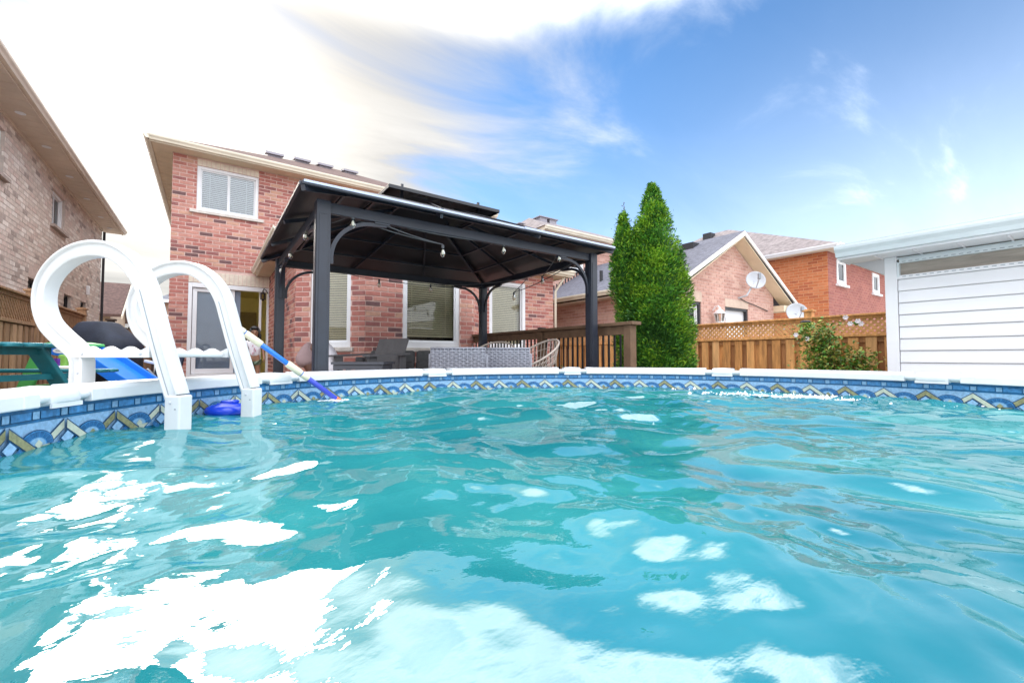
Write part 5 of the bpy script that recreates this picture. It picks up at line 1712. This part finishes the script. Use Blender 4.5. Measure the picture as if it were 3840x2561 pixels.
def hoop_chair(loc, rotz, label):
    t = thing('hoop_chair', label, 'chair', loc, rotz, 'rattan hoop chairs')
    rim = []
    for q in range(40):
        a = 2 * math.pi * q / 40
        # tilted oval rim, high at the back (+y)
        rim.append((.34 * math.cos(a), .32 * math.sin(a), .545 + .20 * math.sin(a)))
    m = MB(); m.tube([Vector(p) for p in rim], .014, 8, closed=True); m.build('rim', 'rattan', t, world=False, smooth=True)
    bs = MB()
    for q in range(40):
        a = 2 * math.pi * q / 40
        p = Vector(rim[q]); b = Vector((.17 * math.cos(a), .15 * math.sin(a) - .02, .30))
        md = p.lerp(b, .5) + Vector((.05 * math.cos(a), .05 * math.sin(a), -.06))
        bs.tube([p, md, b], .004, 5)
    for f_ in (.2, .4, .6, .8):
        rg = []
        for q in range(40):
            a = 2 * math.pi * q / 40
            p = Vector(rim[q]); b = Vector((.17 * math.cos(a), .15 * math.sin(a) - .02, .30))
            rg.append(p.lerp(b, f_) + Vector((.05 * math.cos(a), .05 * math.sin(a), -.06)) * (1 - abs(2 * f_ - 1)))
        bs.tube(rg, .004, 5, closed=True)
    bs.build('basket', 'rattan', t, world=False)
    m = MB(); m.lathe([(.16, .29), (.19, .33), (.16, .37)], 20); m.build('seat_pad', 'cushion_dark', t, world=False, smooth=True)
    for q in range(4):
        a = math.pi / 4 + q * math.pi / 2
        m = MB(); m.tube([(.16 * math.cos(a), .15 * math.sin(a), .30), (.24 * math.cos(a), .22 * math.sin(a), 0)], .012, 8); m.build('leg', 'rattan', t, world=False)
    return t
hoop_chair((3.66, 4.62, DECK), AZ_ - 1.0, 'rattan hoop chair at the right of the wicker chairs by the railing')
hoop_chair((3.62, 5.6, DECK), AZ_ - .25, 'rattan hoop chair whose rim shows above the right wicker back')

def adirondack(loc, rotz, label):
    t = thing('slatted_chair', label, 'chair', loc, rotz)
    # local: seat faces -y, back leans towards +y
    for q in range(5):
        x = -.24 + q * .12
        m = MB(); m.obox((x, .33, .46), (.118, 0, 0), (0, .022, .0), (0, .24, .62)); m.build('back_slat', 'grey_resin', t, world=False)
    m = MB(); m.box(-.28, .28, -.28, .26, .28, .32); m.build('seat', 'grey_resin', t, world=False)
    for s_ in (-1, 1):
        m = MB(); m.obox((s_ * .36, 0, .53), (.14, 0, 0), (0, .70, .03), (0, 0, .025)); m.build('armrest', 'grey_resin', t, world=False)
        m = MB(); m.box(s_ * .34 - .02, s_ * .34 + .02, -.30, -.18, 0, .52); m.build('leg', 'grey_resin', t, world=False)
        m = MB(); m.box(s_ * .34 - .02, s_ * .34 + .02, .22, .34, 0, .52); m.build('leg', 'grey_resin', t, world=False)
    return t
adirondack((1.80, 5.95, DECK), AZ_ - .55, 'dark grey slatted patio chair in front of the bay window')

sf = thing('patio_sofa', 'low dark grey cushioned patio sofa under the middle bay window', 'sofa', (2.72, 6.55, DECK), AZ_ + .2)
m = MB(); m.box(-.75, .75, -.35, .40, .08, .30); m.build('base', 'grey_resin', sf, world=False)
for x in (-.37, .37):
    m = MB(); m.box(x - .36, x + .36, -.36, .25, .30, .43); m.build('seat_cushion', 'cushion_dark', sf, world=False, bevel=.04, seg=3)
    m = MB(); m.obox((x, .30, .48), (.72, 0, 0), (0, .15, .0), (0, .06, .26)); m.build('back_cushion', 'cushion_dark', sf, world=False, bevel=.05, seg=3)
for s_ in (-1, 1):
    m = MB(); m.box(s_ * .81 - .06, s_ * .81 + .06, -.35, .40, .08, .50); m.build('armrest', 'grey_resin', sf, world=False, bevel=.02)
    for yy in (-.3, .35):
        m = MB(); m.box(s_ * .7 - .03, s_ * .7 + .03, yy - .03, yy + .03, 0, .08); m.build('leg', 'grey_resin', sf, world=False)
tb = thing('patio_table', 'low dark slatted patio table left of the grey slatted chair', 'table', (1.60, 5.50, DECK), AZ_)
for q in range(6):
    m = MB(); m.box(-.32, .32, -.24 + q * .082, -.24 + q * .082 + .075, .41, .44); m.build('slat', 'table_dark', tb, world=False)
m = MB(); m.box(-.30, .30, -.22, .22, .35, .405); m.build('apron', 'table_dark', tb, world=False)
for sx in (-.27, .27):
    for sy in (-.19, .19):
        m = MB(); m.box(sx - .025, sx + .025, sy - .025, sy + .025, 0, .35); m.build('leg', 'table_dark', tb, world=False)

# ================================================================== left side of the garden
# teal picnic table
pt = thing('picnic_table', 'teal plastic picnic table at the left edge behind the pool rail', 'table', (-1.75, 5.75, DECK - .05), AZ_ + .10)
def plank_round(x0, x1, y0, y1, z0, z1):
    m = MB(); r_ = (y1 - y0) / 2
    pts = [(x0, y0, z0)] + [(x1 - r_ * .6 + r_ * .6 * math.sin(a), (y0 + y1) / 2 - r_ * math.cos(a), z0) for a in [math.pi * q / 10 for q in range(11)]] + [(x0, y1, z0)]
    m.prism(pts, (0, 0, z1 - z0)); return m
for q in range(5):
    y0 = -.36 + q * .145
    plank_round(-.9, .62 - abs(q - 2) * .03, y0, y0 + .135, .635, .675).build('top_board', 'teal_plastic', pt, world=False, bevel=.012)
for s_ in (-1, 1):
    for q in range(2):
        y0 = s_ * .66 - .12 + q * .125
        plank_round(-.9, .70, y0, y0 + .115, .395, .43).build('bench_board', 'teal_plastic', pt, world=False, bevel=.012)
for x in (-.6, .38):
    for s_ in (-1, 1):
        m = MB(); m.bar((x, s_ * .22, .63), (x + .06, s_ * .62, 0), .045, .15, up=(1, 0, 0)); m.build('leg', 'teal_plastic', pt, world=False, bevel=.01)
    m = MB(); m.box(x - .03, x + .03, -.76, .76, .34, .393); m.build('cross_beam', 'teal_plastic', pt, world=False)
    m = MB(); m.box(x - .03, x + .03, -.34, .34, .57, .634); m.build('cross_beam', 'teal_plastic', pt, world=False)

# toddler slide: blue chute with green frame
ts = thing('toddler_slide', 'blue plastic toddler slide with green frame behind the picnic table', 'slide', (-1.3, 7.0, .3))
def rel(u, z, s_): # u along camera right, s_ along camera forward
    q = Vector((-1.62, 7.28, 0)) + RGT * u + FWD * s_
    return Vector((q.x, q.y, z))
ch = [(-.04, 1.44), (.12, 1.455), (.40, 1.41), (.62, 1.29), (.95, 1.08), (1.25, .90), (1.45, .86)]
m = MB()
m.sweep([rel(u, z, 0.0) for u, z in ch], [(-.075, -.012), (-.075, .012), (.055, .012), (.055, -.012)], FWD); m.build('chute_side', 'toy_blue', ts, bevel=.008)
m = MB(); m.sweep([rel(u, z - .0, .42) for u, z in ch], [(-.075, -.012), (-.075, .012), (.055, .012), (.055, -.012)], FWD); m.build('chute_side', 'toy_blue', ts, bevel=.008)
m = MB(); m.sweep([rel(u, z - .03, .21) for u, z in ch], [(-.012, -.2), (-.012, .2), (.012, .2), (.012, -.2)], FWD); m.build('chute', 'toy_blue', ts)
m = MB()
m.sweep([rel(.05, 1.46, -.01), rel(-.30, .62, -.01)], [(-.08, -.03), (-.08, .03), (.08, .03), (.08, -.03)], FWD); m.build('frame_leg', 'toy_green', ts, bevel=.02)
m = MB(); m.sweep([rel(.05, 1.46, .44), rel(-.30, .62, .44)], [(-.08, -.03), (-.08, .03), (.08, .03), (.08, -.03)], FWD); m.build('frame_leg', 'toy_green', ts, bevel=.02)
m = MB(); m.sweep([rel(.30, 1.38, -.01), rel(.24, .60, -.01)], [(-.05, -.03), (-.05, .03), (.05, .03), (.05, -.03)], FWD); m.build('frame_leg', 'toy_lime', ts, bevel=.02)
m = MB(); m.sweep([rel(.0, 1.49, .05), rel(.16, 1.515, .05), rel(.34, 1.49, .05)], [(-.02, -.05), (-.02, .4), (.02, .4), (.02, -.05)], FWD); m.build('handle', 'toy_green', ts, bevel=.015)
for q in range(3):
    m = MB(); m.obox(rel(-.08 - q * .09, 1.2 - q * .2, .21), RGT * .16, FWD * .4, (0, 0, .03)); m.build('step', 'toy_green', ts)
# white oval plate with a dark line of lettering on the chute side
pt_ = [rel(.25 + .085 * math.cos(a) * (1.0), 1.425 + .030 * math.sin(a), -.016) for a in [2 * math.pi * q / 24 for q in range(24)]]
m = MB(); m.prism(pt_, FWD * .006); m.build('oval_plate', 'white_vinyl', ts)
m = MB(); m.prism([rel(.20, 1.421, -.018), rel(.30, 1.417, -.018), rel(.30, 1.429, -.018), rel(.20, 1.433, -.018)], FWD * .002); m.build('plate_lettering', 'seam', ts)
# toy bucket stack beside it
tb_ = thing('toy_bin', 'clear toy bin with lime rim and purple toy under the slide', 'toy bin', rel(.36, .75, .15))
o = rel(.36, 0, -.05)
m = MB(); m.lathe([(.08, .75), (.10, 1.24), (.108, 1.25), (.108, 1.22)], 16, o); m.build('bin', 'blind_white', tb_, smooth=True)
m = MB(); m.lathe([(.112, 1.16), (.118, 1.17), (.118, 1.20), (.112, 1.21)], 16, o); m.build('rim', 'toy_lime', tb_)
m = MB(); m.obox(o + Vector((0, 0, 1.28)) - FWD * .1, RGT * .05, FWD * .03, (0, 0, .11)); m.build('purple_strip', 'toy_purple', tb_)
m = MB(); m.obox(o + RGT * .12 + Vector((0, 0, 1.17)) - FWD * .05, RGT * .16, FWD * .12, (0, 0, .04)); rd = m.build('toy_tray', 'toy_red'); tag(rd, 'small red plastic toy tray beside the toy bin', 'toy')
# covered barbecue
bq = thing('covered_barbecue', 'barbecue under a black fabric cover beyond the looped ladder rail', 'barbecue', (-1.26, 8.5, DECK))
c0 = Vector((-1.26, 8.50, 0))
def bqp(u, s_, z): q = c0 + RGT * u + FWD * s_; return (q.x, q.y, z)
lv = [(.80 - .02, .43, .30), (1.50, .43, .30), (1.565, .425, .29), (1.70, .31, .24), (1.84, .20, .17), (1.862, .16, .12)]
vs = []
rnd = random.Random(4)
for z, a, b in lv:
    for q in range(24):
        an = 2 * math.pi * (q + .5) / 24
        ca, sa = math.cos(an), math.sin(an)
        k_ = 1 / max(abs(ca), abs(sa)) ** .8
        wob = 1 + .02 * math.sin(q * 2.6) * (z < 1.6)
        sh_ = -.07 if z > 1.6 else 0
        vs.append(bqp(a * ca * k_ * wob + sh_ * (z - 1.5) / .35, b * sa * k_ * wob, z))
fs = [(i * 24 + j, i * 24 + (j + 1) % 24, (i + 1) * 24 + (j + 1) % 24, (i + 1) * 24 + j) for i in range(len(lv) - 1) for j in range(24)] + [tuple(range(24))[::-1], tuple((len(lv) - 1) * 24 + j for j in range(24))]
m = MB(); m.add(vs, fs); m.build('cover', 'black_cloth', bq, smooth=True)
m = MB(); m.tube([bqp(-.14, -.13, 1.85), bqp(-.12, -.17, 1.80), bqp(.0, -.17, 1.79), bqp(.03, -.13, 1.85)], .012, 8); m.build('cover_handle', 'black_cloth', bq, smooth=True)
for sx in (-.3, .3):
    m = MB(); m.lathe([(.05, -.02), (.07, -.015), (.07, .015), (.05, .02)], 14, bqp(sx, -.2, DECK + .07), axis=RGT); m.build('wheel', 'dark_frame', bq)
# folded chair with a white frame beside the slide
fc = thing('folding_chair', 'navy folding chair with white arms below the ladder platform', 'chair', rel(.95, DECK, .6))
o = rel(.98, 0, .55)
def fp(u, s_, z): q = o + RGT * u + FWD * s_; return Vector((q.x, q.y, z))
m = MB(); m.prism([fp(-.12, 0, .95), fp(.16, .02, .97), fp(.26, .05, 1.42), fp(-.10, .05, 1.45)], FWD * .03); m.build('backrest', 'black_cloth', fc)
m = MB(); m.bar(fp(-.18, -.05, 1.30), fp(.14, -.05, 1.235), .03, .035); m.bar(fp(.06, -.05, 1.25), fp(.16, -.05, .98), .03, .03); m.build('armrest', 'dish_grey', fc, bevel=.008)
for sx in (-.1, .2):
    m = MB(); m.bar(fp(sx, -.1, 1.2), fp(sx + .1, .2, DECK), .02, .02); m.build('leg', 'dish_grey', fc)
sb = thing('toy_scooter', 'small black and orange toy scooter by the patio door', 'scooter', (-.55, 9.3, DECK))
m = MB(); m.tube([(-.55, 9.3, 1.30), (-.53, 9.3, .92)], .018, 8); m.tube([(-.66, 9.34, 1.29), (-.44, 9.26, 1.31)], .02, 8); m.build('stem', 'black_cloth', sb)
m = MB(); m.box(-.56, -.10, 9.24, 9.36, .90, .93); m.build('deck_board', 'black_cloth', sb)
m = MB(); m.lathe([(.02, 1.30), (.035, 1.31), (.03, 1.36), (.005, 1.37)], 10, (-.55, 9.3, 0)); m.build('bell', 'orange_toy', sb)
m = MB(); m.bar((-.66, 9.28, 1.12), (-.58, 9.28, 1.22), .04, .03); m.build('guard', 'dish_grey', sb)
for q in (-.5, -.14):
    m = MB(); m.lathe([(.03, -.015), (.05, -.012), (.05, .012), (.03, .015)], 12, (q, 9.3, .90), axis=(0, 1, 0)); m.build('wheel', 'dark_frame', sb)

# ================================================================== dishes and lantern on the pink house
def dish(loc, r, aim, foot, label):
    t = thing('satellite_dish', label, 'satellite dish', loc, group='satellite dishes')
    ax = Vector(aim).normalized()
    m = MB(); m.lathe([(.001, -.135 * r / .4), (r * .1, -.13 * r / .4), (r * .5, -.10 * r / .4), (r * .85, -.05 * r / .4), (r, .0), (r * 1.02, -.012), (r * .85, -.075 * r / .4), (r * .5, -.12 * r / .4), (.001, -.155 * r / .4)], 28, loc, axis=ax); m.build('reflector', 'dish_grey', t, smooth=True)
    p = Vector(loc)
    m = MB(); m.tube([p + Vector((0, 0, -r * .95)) , p + ax * r * .75 + Vector((0, 0, -r * .35)), p + ax * r * .95 + Vector((0, 0, -r * .05))], .018, 8); m.build('feed_arm', 'dish_grey', t)
    m = MB(); q = p + ax * r * .95; m.obox(q, ax * .08, (0, 0, .14), ax.cross(Vector((0, 0, 1))) * .06); m.build('feed_horn', 'seam', t)
    if foot:
        m = MB(); m.tube([p - ax * .08, Vector(foot) + Vector((.05, -.2, .05)), Vector(foot)], .025, 8); m.build('mount', 'dish_grey', t)
    return t
dish((12.15, 5.62, 3.46), .25, (-.75, -.75, .25), (11.92, 5.99, 2.98), 'grey satellite dish mounted on the pink brick gable wall')
dish((14.3, 5.45, 2.68), .30, (-.75, -.75, .25), (14.5, 5.99, 2.2), 'grey satellite dish just above the fence at the end of the pink gable wall')
m = MB(); m.tube([(11.95, 5.97, 2.98), (12.3, 5.97, 2.9), (12.8, 5.97, 2.84), (13.6, 5.97, 2.72)], .012, 5); o = m.build('dish_cable', 'dark_frame'); tag(o, 'thin black cable sagging across the pink gable wall below the dish', 'cable')
wl2 = thing('wall_lantern', 'white coach lantern on the pink brick wall above the fence', 'lantern', (10.6, 5.9, 2.25))
o = (10.6, 5.80, 0)
m = MB(); m.lathe([(.01, 2.62), (.03, 2.60), (.02, 2.58), (.07, 2.54), (.15, 2.47), (.155, 2.455), (.12, 2.45)], 8, o); m.build('roof', 'white_vinyl', wl2)
m = MB(); m.lathe([(.09, 2.24), (.10, 2.255), (.135, 2.445)], 8, o); m.build('glass', 'bulb_clear', wl2)
m = MB()
for q in range(8):
    a = q * math.pi / 4
    m.bar((o[0] + .092 * math.cos(a), o[1] + .092 * math.sin(a), 2.25), (o[0] + .137 * math.cos(a), o[1] + .137 * math.sin(a), 2.45), .015, .015)
m.lathe([(.02, 2.18), (.10, 2.23), (.10, 2.25), (.02, 2.25)], 8, o); m.build('cage', 'white_vinyl', wl2)
m = MB(); m.tube([(10.6, 5.80, 2.60), (10.6, 5.84, 2.66), (10.6, 5.92, 2.64), (10.6, 5.99, 2.55)], .018, 8); m.build('arm', 'white_vinyl', wl2)
sl_ = thing('post_light', 'small round solar light on the fence post above the shrub', 'light', (7.88, 2.9, 1.9))
m = MB(); m.lathe([(.02, 1.855), (.06, 1.865), (.075, 1.89), (.07, 1.91), (.02, 1.92)], 16, (7.86, 2.88, 0)); m.build('lens', 'leaf_yellow', sl_, smooth=True)
m = MB(); m.lathe([(.078, 1.905), (.08, 1.92), (.05, 1.94), (.01, 1.945)], 16, (7.86, 2.88, 0)); m.build('cap', 'dark_frame', sl_, smooth=True)

# ================================================================== people
def skin_body(name, nodes, edges, mat_, parent, root=0, sub=2):
    me = bpy.data.meshes.new(name)
    off = wloc(parent)
    me.from_pydata([tuple(Vector(p) - off) for p, r in nodes], edges, [])
    me.materials.append(MATS[mat_])
    o = bpy.data.objects.new(name, me); COL.objects.link(o); o.parent = parent
    sk = o.modifiers.new('skin', 'SKIN')
    sk.use_smooth_shade = True
    if not me.skin_vertices:
        bm = bmesh.new(); bm.from_mesh(me); bm.verts.layers.skin.verify(); bm.to_mesh(me); bm.free()
    for i, (p, r) in enumerate(nodes):
        rr_ = r if isinstance(r, tuple) else (r, r)
        me.skin_vertices[0].data[i].radius = rr_
        me.skin_vertices[0].data[i].use_root = (i == root)
    ss = o.modifiers.new('sub', 'SUBSURF'); ss.levels = sub; ss.render_levels = sub
    return o
def hand(nodes, edges, wrist, dirn, side, palm=.045, fl=.045, r=.007):
    """palm and five bent fingers grown from a wrist node index"""
    w = Vector(nodes[wrist][0]); d = Vector(dirn).normalized(); s_ = Vector(side).normalized(); cn = d.cross(s_)
    nodes.append((w + d * palm * .6, (.017, .011))); pi = len(nodes) - 1; edges.append((wrist, pi))
    for q in range(4):
        k = (q - 1.5) / 1.5
        f = fl * (1 - .18 * abs(k - .1))
        a = w + d * palm + s_ * k * .019
        nodes.append((a, r)); i0 = len(nodes) - 1; edges.append((pi, i0))
        nodes.append((a + d * f * .55 + cn * .004, r * .9)); edges.append((i0, i0 + 1))
        nodes.append((a + d * f * .95 + cn * .016, r * .75)); edges.append((i0 + 1, i0 + 2))
    a = w + d * palm * .35 + s_ * .024
    nodes.append((a, r * 1.1)); i0 = len(nodes) - 1; edges.append((pi, i0))
    nodes.append((a + (d * .7 + s_ * .6).normalized() * fl * .6, r * .9)); edges.append((i0, i0 + 1))

# girl by the patio door (about 1.05 m tall, facing the pool)
gx, gy, gz0 = .66, 8.97, DECK
girl = thing('person', 'young girl in a white printed T-shirt and green shorts standing by the patio door', 'person', (gx, gy, gz0), group=None)
gf = Vector((-.05, -1, 0)).normalized(); gr = Vector((1, -.05, 0)).normalized()     # faces the pool; gr = image right
def G(x, f, z): q = Vector((gx, gy, gz0)) + gr * x + gf * f; return Vector((q.x, q.y, gz0 + z))
nd = [(G(0, 0, .50), (.075, .06)), (G(0, 0, .60), (.072, .055)), (G(0, .005, .72), (.085, .058)), (G(0, .0, .79), (.05, .042)), (G(0, .0, .825), .03), (G(0, .008, .87), (.05, .055)), (G(0, .01, .94), (.072, .082)), (G(0, .0, 1.0), (.060, .068))]
ed = [(i, i + 1) for i in range(7)]
for s_ in (-1, 1):
    b = len(nd)
    nd += [(G(s_ * .05, 0, .46), .055), (G(s_ * .055, .005, .27), .042), (G(s_ * .058, 0, .06), .027), (G(s_ * .06, .06, .02), .025)]
    ed += [(0, b), (b, b + 1), (b + 1, b + 2), (b + 2, b + 3)]
    b = len(nd)
    nd += [(G(s_ * .105, 0, .765), .030), (G(s_ * .135, .0, .63), .024), (G(s_ * .150, .03, .51), .018), (G(s_ * .152, .05, .475), .014)]
    ed += [(2, b), (b, b + 1), (b + 1, b + 2), (b + 2, b + 3)]
    hand(nd, ed, b + 3, gf * .35 + Vector((0, 0, -1)), gf, .04, .035, .006)
skin_body('body', nd, ed, 'skin_tan', girl)
nd = [(G(0, 0, .49), (.098, .080)), (G(0, 0, .60), (.092, .075)), (G(0, .0, .71), (.105, .076)), (G(0, 0, .775), (.070, .058))]
ed = [(0, 1), (1, 2), (2, 3)]
for s_ in (-1, 1):
    b = len(nd); nd += [(G(s_ * .105, 0, .765), .046), (G(s_ * .135, 0, .67), .046)]; ed += [(2, b), (b, b + 1)]
shirt = skin_body('shirt', nd, ed, 'shirt_white', girl)
nd = [(G(0, 0, .48), (.092, .074)), (G(-.05, 0, .43), .068), (G(-.058, 0, .33), .064), (G(.05, 0, .43), .068), (G(.058, 0, .33), .064)]
skin_body('shorts', nd, [(0, 1), (1, 2), (0, 3), (3, 4)], 'shorts_green', girl)
rnd = random.Random(8)
for q in range(7):
    x, z = rnd.uniform(-.055, .055), rnd.uniform(.56, .70)
    m = MB(); m.obox(G(x, .086, z), gr * rnd.uniform(.008, .02), gf * .012, (rnd.uniform(-.01, .01), 0, rnd.uniform(.02, .05))); m.build('shirt_mark', 'shirt_print', shirt)
# hair: cap and long sides
m = MB()
m.ell(G(0, -.022, .965), .086, .086, .092, 16, 10)
m.ell(G(0, .03, 1.018), .066, .058, .042, 14, 8)
for s_ in (-1, 1):
    m.tube([G(s_ * .045, .02, 1.02), G(s_ * .072, .03, .96), G(s_ * .078, .03, .89), G(s_ * .080, .03, .80), G(s_ * .075, .04, .73)], [.020, .024, .026, .024, .008], 8)
m.tube([G(0, -.05, 1.0), G(0, -.085, .92), G(0, -.075, .82), G(0, -.07, .72)], [.05, .065, .06, .02], 10)
m.build('hair', 'hair_black', girl, smooth=True)
for s_ in (-1, 1):
    m = MB(); m.ell(G(s_ * .028, .088, .945), .011, .008, .007, 8, 6); m.build('eye', 'eye_dark', girl, smooth=True)
    m = MB(); m.bar(G(s_ * .016, .092, .968), G(s_ * .042, .086, .967), .006, .006); m.build('eyebrow', 'hair_black', girl)
m = MB(); m.ell(G(0, .098, .918), .012, .014, .014, 8, 6); m.build('nose', 'skin_tan', girl, smooth=True)
m = MB(); m.ell(G(0, .086, .890), .022, .010, .006, 10, 6); m.build('mouth', 'lip', girl, smooth=True)

# adult bending over behind the front gazebo post
ax_, ay_ = 1.13, 6.50
ad = thing('person', 'adult in mauve shorts and white top bending over behind the front gazebo post', 'person', (ax_, ay_, DECK))
fw = (RGT * .93 + FWD * .30).normalized(); sd = Vector((fw.y, -fw.x, 0))
def Aq(f, s_, z): q = Vector((ax_, ay_, 0)) + fw * f + sd * s_; return Vector((q.x, q.y, DECK + z))
nd = [(Aq(-.02, 0, .58), (.125, .15)), (Aq(.10, 0, .63), (.115, .13)), (Aq(.23, 0, .53), (.115, .14)), (Aq(.33, 0, .38), (.09, .15)), (Aq(.37, 0, .29), .05), (Aq(.40, 0, .21), (.07, .08)), (Aq(.44, 0, .13), (.085, .085)), (Aq(.46, 0, .07), (.06, .07))]
ed = [(i, i + 1) for i in range(7)]
for s_ in (-1, 1):
    b = len(nd)
    nd += [(Aq(-.03, s_ * .09, .50), .105), (Aq(.06, s_ * .10, .30), .070), (Aq(-.04, s_ * .10, .07), .042), (Aq(.12, s_ * .11, .03), .035)]
    ed += [(0, b), (b, b + 1), (b + 1, b + 2), (b + 2, b + 3)]
    b = len(nd)
    nd += [(Aq(.33, s_ * .18, .36), .055), (Aq(.38, s_ * .21, .20), .042), (Aq(.44, s_ * .19, .08), .030), (Aq(.47, s_ * .18, .05), .022)]
    ed += [(3, b), (b, b + 1), (b + 1, b + 2), (b + 2, b + 3)]
    hand(nd, ed, b + 3, fw * .9 + Vector((0, 0, -.1)), sd * -s_, .06, .05, .009)
skin_body('body', nd, ed, 'skin_deep', ad)
nd = [(Aq(-.03, 0, .57), (.155, .185)), (Aq(.10, 0, .655), (.13, .155))]
ed = [(0, 1)]
for s_ in (-1, 1):
    b = len(nd); nd += [(Aq(-.035, s_ * .095, .48), .140), (Aq(.01, s_ * .10, .36), .115)]; ed += [(0, b), (b, b + 1)]
skin_body('shorts', nd, ed, 'shorts_mauve', ad)
nd = [(Aq(.06, 0, .645), (.125, .155)), (Aq(.15, 0, .61), (.13, .155)), (Aq(.25, 0, .51), (.13, .16)), (Aq(.33, 0, .39), (.11, .17))]
ed = [(0, 1), (1, 2), (2, 3)]
for s_ in (-1, 1):
    b = len(nd); nd += [(Aq(.33, s_ * .18, .36), .075), (Aq(.36, s_ * .21, .26), .07)]; ed += [(3, b), (b, b + 1)]
skin_body('top', nd, ed, 'shirt_white', ad)
m = MB(); m.ell(Aq(.435, 0, .13), .10, .10, .115, 14, 10); m.build('hair', 'hair_black', ad, smooth=True)
